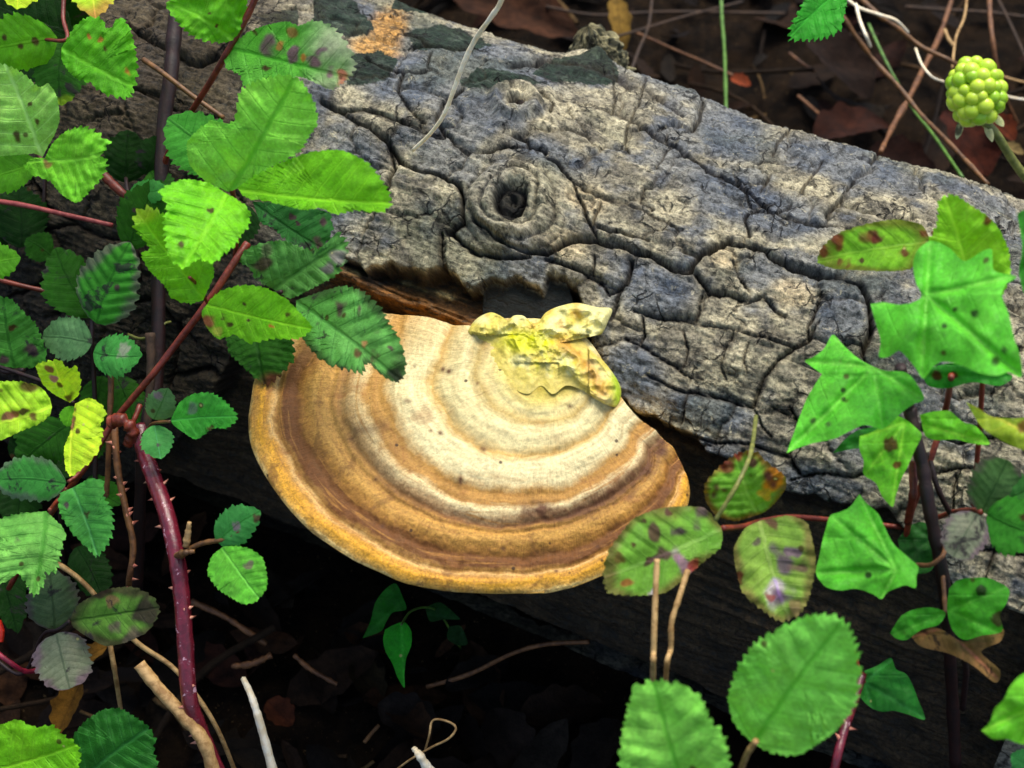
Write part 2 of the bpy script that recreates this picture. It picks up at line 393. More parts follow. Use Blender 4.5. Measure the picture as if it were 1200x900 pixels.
# colour patches (bark tan, slate-blue algae, black-green skin, bare wood, plus shade painted on the left)
tan = lin((184, 175, 144)); tan2 = lin((136, 130, 110)); slate = lin((78, 92, 110)); green = lin((84, 92, 70)); brown = lin((104, 82, 54)); dark = lin((26, 34, 30)); wet = lin((70, 56, 38))
def mixa(a, b, f): return a*(1-f[..., None])+b*f[..., None]
n1, n2, n3 = fbm(Q*22+1, 4), fbm(Q*40+21, 4), fbm(Q*90+31, 3)
C_ = mixa(np.broadcast_to(tan, X.shape+(3,)), tan2, sstep(-.15, .25, n2))
C_ = mixa(C_, lin((92, 88, 78)), sstep(-.02, .25, fbm(Q*70+71, 4))*.75)
bl = sstep(.0, .26, n1+.35*n3+.06)
def blob(x, y, rx, ry, t=.3):
    k, _ = knot(x, y, rx, ry, t); return np.clip(1-sstep(.5, 1.15, k+.35*n2), 0, 1)
for a in ((440, 0, 0, 0),): pass
blue = .7*bl
for x, y, rx, ry in ((560, 75, 120, 30), (480, 100, 75, 35), (640, 190, 60, 18), (790, 100, 70, 28), (855, 160, 60, 35), (890, 245, 110, 30), (985, 375, 40, 45), (770, 340, 60, 40), (740, 440, 50, 50), (950, 560, 45, 25), (860, 225, 80, 22), (990, 200, 110, 22), (830, 480, 70, 25), (410, 210, 40, 70)):
    blue = np.maximum(blue, .85*blob(x, y, rx, ry))
C_ = mixa(C_, slate, blue*.88)
C_ = mixa(C_, green, .45*sstep(.05, .3, fbm(Q*18+41, 3)))
C_ = mixa(C_, lin((208, 190, 150)), .8*np.maximum.reduce([blob(690, 235, 28, 18), blob(665, 290, 26, 18), blob(850, 305, 22, 18), blob(1040, 165, 60, 14, .3), blob(930, 345, 30, 20)]))
g = np.maximum.reduce([blob(400, 35, 50, 22, .1), blob(510, 45, 60, 20, .3), blob(425, 78, 40, 18, .1), blob(610, 103, 60, 12, .05), blob(665, 90, 55, 12, .3), blob(380, 15, 50, 12)])
g = np.zeros(X.shape)
for pg in ([(366, 8), (410, 6), (428, 22), (434, 45), (400, 50), (368, 40)], [(478, 48), (505, 34), (540, 38), (566, 48), (574, 62), (530, 70), (490, 66)], [(412, 66), (450, 60), (467, 76), (454, 102), (410, 104)], [(536, 106), (560, 90), (600, 95), (642, 105), (632, 113), (585, 120), (546, 120)],
           [(618, 92), (655, 78), (690, 84), (724, 96), (718, 104), (690, 107), (650, 102)], [(455, 2), (500, 4), (520, 18), (490, 24), (460, 14)], [(300, 20), (345, 14), (352, 40), (310, 46)]):
    g = np.maximum(g, inpoly(X+warp*2.2, Y+warp2*1.6, pg)*1.)
C_ = mixa(C_, mixa(np.broadcast_to(lin((18, 40, 26)), X.shape+(3,)), lin((58, 72, 58)), sstep(.05, .35, fbm(Q*120+3, 3))), g*.95)
ring = (np.abs(np.sin(k1*12+1.2*np.sin(a1)+noise(Q*70)*2.2)) < .35)*(k1 < 1.05)*(k1 > .36); C_ = mixa(C_, lin((70, 64, 52)), ring*.55); C_ = mixa(C_, lin((190, 180, 150)), np.exp(-((k1-.5)/.25)**2)*(1-ring)*.5)
C_ = mixa(C_, lin((190, 140, 66)), .85*np.maximum(blob(455, 40, 26, 32, .5), blob(440, 60, 34, 12, .2))*(1-g))
C_ = mixa(C_, lin((64, 52, 34)), sstep(0, 1, (400-X)/150)*.9)  # browner bark on the left, with the shade under the leaves painted in
C_ = mixa(C_, lin((38, 31, 20)), sstep(0, 1, (400-X)/200)*sstep(0, 1, (Y-180)/120)*.6)  # lower left darkened once more for that same shade
C_ = mixa(C_, lin((40, 30, 20)), .75*np.clip(np.exp(-(crackD/1.1)**2), 0, 1)*shell*(1-nearknot*.3))       # darker brown along the cracks
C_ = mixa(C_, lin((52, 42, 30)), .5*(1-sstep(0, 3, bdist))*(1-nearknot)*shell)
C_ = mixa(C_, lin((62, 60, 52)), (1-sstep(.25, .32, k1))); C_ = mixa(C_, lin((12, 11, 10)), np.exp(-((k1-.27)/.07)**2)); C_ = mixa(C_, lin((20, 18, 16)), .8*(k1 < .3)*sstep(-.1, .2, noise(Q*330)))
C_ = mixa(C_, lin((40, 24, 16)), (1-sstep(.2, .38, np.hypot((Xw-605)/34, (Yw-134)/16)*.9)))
Cw = mixa(np.broadcast_to(wet, X.shape+(3,)), lin((46, 38, 26)), sstep(-.1, .3, n2))
Cw = mixa(Cw, lin((130, 88, 44)), np.clip(np.exp(-(spl/17)**2), 0, 1)*.95)
Cw = mixa(Cw, lin((215, 195, 140)), np.exp(-(polydist(Xw, Yw, [(465, 325), (495, 338), (520, 346)], 30)/3)**2)+np.exp(-(polydist(Xw, Yw, [(402, 312), (416, 318)], 30)/4)**2)*.8)
Cw = mixa(Cw, lin((140, 92, 52)), np.exp(-(polydist(Xw, Yw, [(672, 335), (690, 350), (712, 356)], 40)/12)**2))
Cw = mixa(Cw, lin((15, 24, 26)), patchf)
Cw = mixa(Cw, lin((120, 100, 70)), .5*sstep(.2, .4, n3)*sstep(720, 900, X)*(1-sstep(30, 60, below)))
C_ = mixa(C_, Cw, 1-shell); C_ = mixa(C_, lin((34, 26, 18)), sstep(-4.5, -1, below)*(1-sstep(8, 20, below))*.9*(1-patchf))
UV = np.stack([U, Fi*R0], -1)

root = empty('fallen_log', tuple(A0), 'grey cracked fallen log lying across the whole picture behind the leaves', 'log')
lf = np.minimum.reduce([LABV[:-1, :-1], LABV[1:, :-1], LABV[:-1, 1:], LABV[1:, 1:]])          # faces in a seam that touch bare wood stay base
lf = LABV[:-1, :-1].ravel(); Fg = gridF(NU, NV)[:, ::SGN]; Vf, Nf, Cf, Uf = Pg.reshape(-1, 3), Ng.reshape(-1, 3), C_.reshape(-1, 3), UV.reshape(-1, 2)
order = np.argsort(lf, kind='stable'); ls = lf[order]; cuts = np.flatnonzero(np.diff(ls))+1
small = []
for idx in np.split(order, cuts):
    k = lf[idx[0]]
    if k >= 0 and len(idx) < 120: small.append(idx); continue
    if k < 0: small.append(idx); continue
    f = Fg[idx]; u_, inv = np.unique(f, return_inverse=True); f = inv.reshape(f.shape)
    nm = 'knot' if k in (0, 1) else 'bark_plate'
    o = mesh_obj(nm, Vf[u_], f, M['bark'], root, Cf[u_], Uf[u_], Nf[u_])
    if k == 0: o['label'] = 'round swollen knot with a dark open hole'
    if k == 1: o['label'] = 'small oval knot with a narrow slot'
idx = np.concatenate(small); f = Fg[idx]; u_, inv = np.unique(f, return_inverse=True)
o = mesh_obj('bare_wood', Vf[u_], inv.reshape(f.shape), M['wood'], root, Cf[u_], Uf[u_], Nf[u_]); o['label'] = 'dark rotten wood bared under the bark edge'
# broken peg of an old branch on the upper outline
ps, pf = np.meshgrid(np.linspace(0, 1, 60), np.linspace(0, 2*math.pi, 120, endpoint=False), indexing='ij')
pc0, pc1 = P3(704, 92, .868), P3(690, 32, .852); pax = (pc1-pc0)/np.linalg.norm(pc1-pc0); pu = np.cross(pax, FW); pu /= np.linalg.norm(pu); pw = np.cross(pax, pu)
pq = np.stack([np.cos(pf)*1.5, np.sin(pf)*1.5, ps*3], -1)
prad = (.0165-.0085*ps)*np.sqrt(np.clip(1-ps**7, 0, 1))*(1+.35*noise(pq)+.2*noise(pq*3)+.12*noise(pq*7))
pV = pc0+(pc1-pc0)*ps[..., None]*(1+.1*noise(pq*2)[..., None])+prad[..., None]*(np.cos(pf)[..., None]*pu+np.sin(pf)[..., None]*pw)
pC = mixa(np.broadcast_to(lin((150, 142, 104)), pV.shape), lin((66, 66, 48)), sstep(-.2, .3, noise(pq*2.3)))
o = mesh_obj('branch_stub', pV.reshape(-1, 3), gridF(60, 120, True), M['bark'], root, pC.reshape(-1, 3), np.stack([ps*.03, pf*.012], -1).reshape(-1, 2))
# the rest of the trunk, out of frame and round the back, with its sawn-off ends
def trunk_patch(us, fs, name):
    u2, f2 = np.meshgrid(us, fs, indexing='ij'); q = np.stack([u2, f2*R0, 0*u2], -1)
    h = .0035*fbm(q*np.array([9, 14, 1]), 3)*2+.0026*fbm(q*np.array([16, 90, 1])+3, 3)+.0013*fbm(q*np.array([70, 420, 1])+5, 3, True)+.0011*fbm(q*np.array([110, 240, 1]), 4)+.0008
    p = logP(u2, f2, h); n_ = gridN(p); n_ *= np.sign((n_*(p-(A0+u2[..., None]*AX))).sum(-1))[..., None]
    lf_ = sstep(.2, -.3, u2)
    c = mixa(np.broadcast_to(tan, u2.shape+(3,)), tan2, sstep(-.15, .25, fbm(q*40+21, 4))); c = mixa(c, lin((92, 88, 78)), sstep(-.02, .25, fbm(q*70+71, 4))*.75); c = mixa(c, slate, .62*sstep(.0, .26, fbm(q*22+1, 4)+.06)); c = mixa(c, lin((64, 52, 34)), lf_*.9)  # left run gets the same brown with leaf shade in its colour
    return mesh_obj(name, p.reshape(-1, 3), gridF(*u2.shape)[:, ::SGN], M['bark'], root, c.reshape(-1, 3), np.stack([u2, f2*R0], -1).reshape(-1, 2), n_.reshape(-1, 3))
f0 = math.radians(103.8)
trunk_patch(np.linspace(uL, uR, 160), np.linspace(f0, 2*math.pi-f0, 40), 'bark')
trunk_patch(np.linspace(uL-.75, uL+.002, 150), np.linspace(0, 2*math.pi, 160), 'bark')
trunk_patch(np.linspace(uR-.002, uR+.45, 260), np.linspace(0, 2*math.pi, 420), 'bark')
for u0 in (uL-.75, uR+.45):
    rr, ff = np.meshgrid(np.linspace(0, 1, 20), np.linspace(0, 2*math.pi, 97)[:-1], indexing='ij')
    uu = u0+.01*fbm(np.stack([rr*np.cos(ff)*6, rr*np.sin(ff)*6, rr*0+u0], -1), 3)
    p = A0+uu[..., None]*AX+(rr*(Rad(u0)-.001)*np.cos(ff))[..., None]*E1+(rr*(Rad(u0)-.001)*np.sin(ff))[..., None]*E2
    mesh_obj('log_end', p.reshape(-1, 3), gridF(20, 96, True), M['wood'], root, np.broadcast_to(brown, (rr.size, 3)), np.stack([rr*.1, ff*.1], -1).reshape(-1, 2))
# ================================================================== BRACKET FUNGUS
F_OUT = np.cross(AX, [0, 0, 1]); F_OUT = F_OUT/np.linalg.norm(F_OUT)
if F_OUT[1] > 0: F_OUT = -F_OUT
TAU = math.radians(9); CN = math.cos(TAU)*np.array([0, 0, 1.])+math.sin(TAU)*F_OUT
PO = P3(640, 388, logD(640, 388)+.002)
def onplane(x, y, off=0.):
    r = ray(x, y); t = ((PO+CN*off-CAM)@CN)/(r@CN); return CAM+r*t
OPX = (648, 428)
RIM = [(296, 449), (290, 487), (294, 522), (314, 562), (343, 600), (366, 622), (392, 640), (416, 655), (442, 667), (470, 679), (496, 685), (524, 690), (552, 692), (588, 693), (622, 692), (648, 690), (671, 685), (706, 671), (738, 655), (768, 634), (793, 612),
       (806, 590), (808, 566), (797, 537), (786, 520), (768, 503), (748, 489), (732, 470), (712, 430), (694, 400), (668, 380), (630, 372), (590, 372), (560, 382), (520, 377), (491, 371), (460, 367), (420, 366), (380, 372), (345, 388), (318, 410), (303, 430)]
NT = 640; rp = catmull(RIM+[RIM[0]], NT+1)[:-1]
front_n = 23
ang = np.arctan2(rp[:, 1]-OPX[1], rp[:, 0]-OPX[0])
fr = np.array(RIM[:front_n]+[(303, 430), (318, 410)]); fa = np.arctan2(fr[:, 1]-OPX[1], fr[:, 0]-OPX[0]) % (2*math.pi); frr = np.hypot(fr[:, 0]-OPX[0], fr[:, 1]-OPX[1])
o_ = np.argsort(fa); fa, frr = fa[o_], frr[o_]
Rfull = lambda a: np.interp(a % (2*math.pi), np.concatenate([fa, [fa[0]+2*math.pi]]), np.concatenate([frr, [frr[0]]]), period=None) if True else 0
def rfull(a):
    a = np.asarray(a) % (2*math.pi); xa = np.concatenate([[fa[-1]-2*math.pi], fa, [fa[0]+2*math.pi]]); ya = np.concatenate([[frr[-1]], frr, [frr[0]]])
    return np.interp(a, xa, ya)
NR = 170; rr = np.linspace(0, 1, NR)**.85
gx = OPX[0]+rr[:, None]*(rp[:, 0]-OPX[0])[None]; gy = OPX[1]+rr[:, None]*(rp[:, 1]-OPX[1])[None]
gang = np.arctan2(gy-OPX[1], gx-OPX[0]); grad = np.hypot(gx-OPX[0], gy-OPX[1])
bb = grad/rfull(gang); frontness = sstep(.90, 1.0, bb)
NP_ = np.stack([gx/40, gy/40, gx*0], -1)
bw = bb+.011*fbm(NP_*.7, 3)*2+.005*np.sin(gang*5+1)+.004*noise(NP_*5)
rimd = np.repeat(rr[:, None], NT, 1)
def g_(c, w): return np.exp(-((bw-c)/w)**2)
def capH(bw):
    g2 = lambda c, w: np.exp(-((bw-c)/w)**2)
    return (.016*(1-np.clip(bw, 0, 1)**1.7)-.0010*g2(.695, .016)+.0010*g2(.65, .025)-.0008*g2(.91, .010)+.0007*g2(.955, .03)+.0008*g2(.48, .05)-.0006*g2(.57, .02)
            -.0010*g2(.39, .02)+.001*g2(.31, .03)-.0009*g2(.22, .02)-.0009*g2(.84, .02)+.0009*g2(.78, .03)-.0008*g2(.73, .01))
HT = capH(bw)+.0004*fbm(np.stack([bw*34, gang*1.6, 0*bw], -1), 3)+.0011*fbm(NP_*1.2, 4)+.0003*fbm(NP_*6, 3)+.0022*fbm(NP_*.45+3, 2)
edge = np.sqrt(np.clip(1-((rimd-.965)/.035).clip(0, 1)**2, 0, 1))
def plane_grid(x, y, h=0.):
    r = FW+RT*((x-600)/600*.3)[..., None]+UP*((450-y)/600*.3)[..., None]; t = ((PO-CAM)@CN+h)/(r@CN); return CAM+r*t[..., None]
base = plane_grid(gx, gy)
thick = .0020
hs_ = .016*(1-np.clip(bw, 0, 1)**1.7)-capH(np.float64(1.))
top = plane_grid(gx, gy, hs_)+CN*(HT-(hs_+capH(np.float64(1.)))-capH(np.float64(1.))*0+thick*(edge-1)-0)[..., None]
# under side: thin at the rim, thick at the root
rb = np.linspace(1, 0, 40); ux = OPX[0]+rb[:, None]*(rp[:, 0]-OPX[0])[None]; uy = OPX[1]+rb[:, None]*(rp[:, 1]-OPX[1])[None]
ub = np.hypot(ux-OPX[0], uy-OPX[1])/rfull(np.arctan2(uy-OPX[1], ux-OPX[0]))
under = plane_grid(ux, uy)-CN*(thick*1.1+.034*(1-ub)**.8*(rb[:, None]<1)+.0012*(rb[:, None] < .995))[..., None]
fung = empty('bracket_fungus', tuple(PO), 'large half-round tan and brown banded bracket fungus growing out of the log', 'fungus')
def fungus_material():
    m, nt, b = newmat('fungus_cap', .62, .35)
    uvn = nt.nodes.new('ShaderNodeUVMap').outputs[0]; sp = nt.nodes.new('ShaderNodeSeparateXYZ'); nt.links.new(uvn, sp.inputs[0])
    at = attr(nt, 'Col'); sc = nt.nodes.new('ShaderNodeSeparateColor'); nt.links.new(at, sc.inputs[0])
    bR = sc.outputs[0]; pos = nt.nodes.new('ShaderNodeTexCoord').outputs['Object']
    w1 = ntex(nt, pos, 45, 5, .6); w2 = ntex(nt, pos, 210, 5, .7)
    warp = math_(nt, 'ADD', math_(nt, 'MULTIPLY', math_(nt, 'SUBTRACT', w1, .5), .07), math_(nt, 'MULTIPLY', math_(nt, 'SUBTRACT', w2, .5), .035))
    t = math_(nt, 'ADD', bR, warp)
    r = nt.nodes.new('ShaderNodeValToRGB')
    ringn = ntex(nt, mapping(nt, uvn, (170, 14, 1)), 1, 6, .7, .5); t = math_(nt, 'ADD', t, math_(nt, 'MULTIPLY', math_(nt, 'SUBTRACT', ringn, .5), .035)); nt.links.new(t, r.inputs[0]); cr = r.color_ramp
    stops = [(0, (196, 192, 44)), (.10, (214, 198, 76)), (.16, (232, 212, 118)), (.21, (244, 228, 160)), (.25, (202, 176, 104)), (.29, (246, 232, 172)), (.355, (240, 224, 162)), (.395, (206, 168, 92)), (.43, (248, 234, 176)), (.52, (240, 226, 170)),
             (.56, (190, 142, 66)), (.605, (196, 146, 70)), (.635, (246, 228, 170)), (.665, (205, 172, 120)), (.693, (118, 76, 36)), (.72, (198, 148, 66)), (.77, (214, 164, 76)), (.815, (188, 134, 56)), (.838, (118, 72, 22)), (.885, (112, 66, 20)),
             (.905, (190, 142, 66)), (.918, (236, 192, 118)), (.935, (226, 164, 62)), (.965, (250, 184, 52)), (.992, (240, 186, 90)), (1., (250, 214, 130))]
    while len(cr.elements) > 1: cr.elements.remove(cr.elements[-1])
    cr.elements[0].position = 0; cr.elements[0].color = (*lin(stops[0][1], .85), 1)
    for p, c in stops[1:]:
        e = cr.elements.new(p); e.color = (*lin(c, .87), 1)
    col = r.outputs[0]
    mu_ = nt.nodes.new('ShaderNodeVectorMath'); mu_.operation = 'SCALE'; nt.links.new(col, mu_.inputs[0]); nt.links.new(maprange(nt, ringn, .4, .7, .88, 1.12), mu_.inputs[3]); col = mixc(nt, math_(nt, 'MULTIPLY', maprange(nt, ringn, .48, .36, 0, .75), maprange(nt, bR, .45, .68, .22, 1)), mu_.outputs[0], lin((176, 124, 54)))
    # golden stain over the left half, radial fibres, brown smudges
    gold = sc.outputs[1]
    col = mixc(nt, gold, col, lin((206, 152, 74)), 'MULTIPLY') if False else mixc(nt, gold, col, lin((208, 160, 84)))
    fib = ntex(nt, mapping(nt, uvn, (10, 420, 1)), 1, 5, .7, .3)
    fibk = maprange(nt, fib, .3, .7, .9, 1.08)
    cell = ntex(nt, pos, 600, 4, .7); ck = maprange(nt, cell, .3, .7, .84, 1.12)
    kk = math_(nt, 'MULTIPLY', fibk, ck); mul = nt.nodes.new('ShaderNodeVectorMath'); mul.operation = 'SCALE'; nt.links.new(col, mul.inputs[0]); nt.links.new(kk, mul.inputs[3]); col = mul.outputs[0]
    sm = maprange(nt, ntex(nt, pos, 70, 6, .7, .6), .54, .70); smf = math_(nt, 'MULTIPLY', sm, maprange(nt, bR, .15, .7, .15, .75))
    col = mixc(nt, smf, col, lin((150, 98, 48)))
    sm2 = maprange(nt, ntex(nt, mapping(nt, uvn, (40, 60, 1)), 1, 6, .75, .6), .60, .74); col = mixc(nt, math_(nt, 'MULTIPLY', sm2, .45), col, lin((96, 62, 34)))
    blo = maprange(nt, ntex(nt, pos, 34, 6, .65, .8), .50, .66); col = mixc(nt, math_(nt, 'MULTIPLY', blo, maprange(nt, bR, .1, .6, .35, .0)), col, lin((196, 150, 78)))
    blo2 = maprange(nt, ntex(nt, pos, 60, 7, .75, .8), .55, .63); col = mixc(nt, math_(nt, 'MULTIPLY', blo2, maprange(nt, bR, .62, .7, .0, .6)), col, lin((108, 72, 30)))
    grain = maprange(nt, ntex(nt, pos, 1100, 4, .7), .45, .68, 0, .55); col = mixc(nt, math_(nt, 'MULTIPLY', grain, maprange(nt, bR, .3, .75, .08, 1)), col, lin((120, 76, 34)))
    col = mixc(nt, math_(nt, 'MULTIPLY', sc.outputs[2], maprange(nt, w2, .3, .6, .5, 1)), col, lin((92, 58, 34)))
    spk = nt.nodes.new('ShaderNodeTexVoronoi'); spk.inputs['Scale'].default_value = 150; nt.links.new(pos, spk.inputs['Vector'])
    sepc = nt.nodes.new('ShaderNodeSeparateColor'); nt.links.new(spk.outputs['Color'], sepc.inputs[0])
    dot = math_(nt, 'MULTIPLY', maprange(nt, spk.outputs[0], .08, .14, 1, 0), math_(nt, 'GREATER_THAN', sepc.outputs[0], .70)); col = mixc(nt, math_(nt, 'MULTIPLY', dot, .85), col, lin((50, 30, 18)))
    nt.links.new(col, b.inputs['Base Color']); b.inputs['Subsurface Weight'].default_value = 0
    h = math_(nt, 'ADD', math_(nt, 'MULTIPLY', fib, .5), math_(nt, 'ADD', math_(nt, 'MULTIPLY', cell, .35), math_(nt, 'MULTIPLY', w2, .8)))
    bump(nt, h, .8, .0012, b); return m
M['cap'] = fungus_material()
goldm = np.clip(sstep(.36, .62, bb)*sstep(150, 330, OPX[0]-gx+.2*(gy-430))*(1-sstep(.68, .80, bb))*.75+.55*sstep(60, 200, OPX[0]-gx)*sstep(0, 60, 440-gy), 0, .9)
db = polydist(gx+6*noise(NP_*3), gy+6*noise(NP_*3+4), [(620, 600), (655, 603), (690, 596), (722, 578), (752, 556), (768, 535), (776, 515)], 50)
darkband = np.clip(np.exp(-(db/12.)**2)*1.35*(.75+.5*fbm(NP_*4, 3)), 0, 1)
db2 = polydist(gx, gy, [(420, 503), (435, 505), (450, 500)], 30); darkband = np.maximum(darkband, .5*np.exp(-(db2/5)**2))
for sx_, sy_, rx_, ry_ in ((478, 473, 4, 3), (411, 513, 3.5, 3), (540, 564, 3, 6), (516, 507, 3.5, 3), (566, 525, 5, 4), (526, 435, 4, 4), (519, 432, 3, 3), (448, 616, 3, 3), (590, 643, 3, 2), (652, 668, 3, 2), (486, 430, 2, 2), (505, 505, 2, 2), (668, 473, 3, 2), (560, 450, 2, 2), (440, 560, 2.5, 2), (700, 640, 2.5, 2)):
    darkband = np.maximum(darkband, 1.1*np.exp(-(((gx-sx_)/rx_)**2+((gy-sy_)/ry_)**2)))
darkband = np.clip(darkband, 0, 1)
capcol = np.stack([bw, goldm, darkband], -1)
uvt = np.stack([bb*.25, gang/(2*math.pi)], -1)
mesh_obj('cap', top.reshape(-1, 3), gridF(NR, NT, True), M['cap'], fung, capcol.reshape(-1, 3), uvt.reshape(-1, 2))
m, nt, b = newmat('fungus_pores', .7, .2)
col = mixc(nt, ntex(nt, nt.nodes.new('ShaderNodeTexCoord').outputs['Object'], 300, 4), lin((250, 206, 112), .95), lin((226, 172, 80), .95)); nt.links.new(col, b.inputs['Base Color']); M['pores'] = m; b.inputs['Roughness'].default_value = .9
edgering = np.concatenate([top[-1:], under]); mesh_obj('pore_surface', edgering.reshape(-1, 3), gridF(len(edgering), NT, True), M['pores'], fung)
# crumpled yellow-green root where the cap joins the log
ATT = [(548, 388), (555, 377), (564, 370), (576, 366), (588, 371), (594, 376), (602, 370), (613, 370), (622, 377), (630, 378), (640, 366), (655, 359), (676, 355), (700, 360), (717, 362), (713, 376), (704, 392), (692, 386), (682, 388), (680, 396), (694, 412), (708, 424), (724, 446), (728, 462), (721, 477), (702, 470), (684, 458), (664, 452), (648, 462), (634, 452), (618, 462), (596, 452), (578, 436), (562, 414)]
NA = 260; ap = catmull(ATT+[ATT[0]], NA+1)[:-1]; O2 = (640, 405); ra = np.linspace(0, 1, 90)[:, None]
ax_ = O2[0]+ra*(ap[:, 0]-O2[0]); ay_ = O2[1]+ra*(ap[:, 1]-O2[1])
b_ = np.hypot(ax_-OPX[0], ay_-OPX[1])/rfull(np.arctan2(ay_-OPX[1], ax_-OPX[0]))
an = np.stack([ax_/14, ay_/14, ax_*0], -1)
bp = plane_grid(ax_, ay_, capH(b_))
capside = (ay_ > 392) & (ax_ < 690)
edf = np.where(capside, np.clip((1-ra)/.6, 0, 1)**1.3, np.clip((1-ra)/.12, 0, 1)**.5)
lump = (.0030*(1-np.abs(fbm(an*.55+5, 2))*2)+.0017*fbm(an*.9, 2, True)+.0009*fbm(an*2.5, 3)+.001)*edf
lump = np.where((ax_ < 655) & (ay_ > 425), lump*.55, lump)+.0022*np.clip(noise(an*1.1+77)+.25, 0, 1)*sstep(400, 380, ay_)*np.clip((1-ra)/.08, 0, 1)**.5
dcap = (bp-CAM)@FW
dl = np.array([[logD(a, b2) if a == a else 1. for a, b2 in zip(r1, r2)] for r1, r2 in zip(ax_[::1], ay_[::1])])
dd = np.minimum(dcap, dl+.002); r_ = FW+RT*((ax_-600)/600*.3)[..., None]+UP*((450-ay_)/600*.3)[..., None]
apz = CAM+r_*(dd-lump-.0003-.001*edf)[..., None]+CN*0
edge3 = ra > .985
apz = np.concatenate([apz, (CAM+r_*(dd+.012)[..., None])[-1:]])
m, nt, b = newmat('fungus_root', .55, .4); pos = nt.nodes.new('ShaderNodeTexCoord').outputs['Object']; c = attr(nt)
k = maprange(nt, ntex(nt, pos, 420, 5, .7), .3, .7, .75, 1.15); mul = nt.nodes.new('ShaderNodeVectorMath'); mul.operation = 'SCALE'; nt.links.new(c, mul.inputs[0]); nt.links.new(k, mul.inputs[3])
nt.links.new(mul.outputs[0], b.inputs['Base Color']); bump(nt, ntex(nt, pos, 200, 5, .6), .6, .0012, b); M['root'] = m
n4, n5 = fbm(an*.55+2, 3), fbm(an*1.3+8, 3)
ac = mixa(np.broadcast_to(lin((232, 214, 120), .9), ax_.shape+(3,)), lin((248, 240, 190), .9), sstep(-.05, .25, n4+.3*sstep(640, 690, ax_)*sstep(0, 30, 400-ay_)))
ac = ac*np.array([.82, .82, .55]); ac = mixa(ac, lin((206, 206, 20), .85), .9*np.exp(-(np.hypot((ax_-612)/34, (ay_-400)/14))**4)+.5*sstep(.0, .3, n5)*sstep(380, 400, ay_))
ac = mixa(ac, lin((196, 140, 50), .9), np.clip(.8*np.exp(-(polydist(ax_, ay_, [(660, 402), (680, 415), (700, 445), (706, 460)], 40)/9)**2)+.5*sstep(.1, .35, fbm(an*.9+31, 3))*(ay_ < 385), 0, .85))
ac = mixa(ac, lin((170, 196, 40), .9), np.exp(-(polydist(ax_, ay_, [(722, 440), (725, 470)], 30)/6)**2))
ac = mixa(ac, lin((220, 200, 96), .8), np.where(capside, sstep(.45, .85, ra+.35*n5), 0.)*.95)
ac = np.concatenate([ac, ac[-1:]*.6])
mesh_obj('crumpled_root', apz.reshape(-1, 3), gridF(91, NA, True), M['root'], fung, ac.reshape(-1, 3))

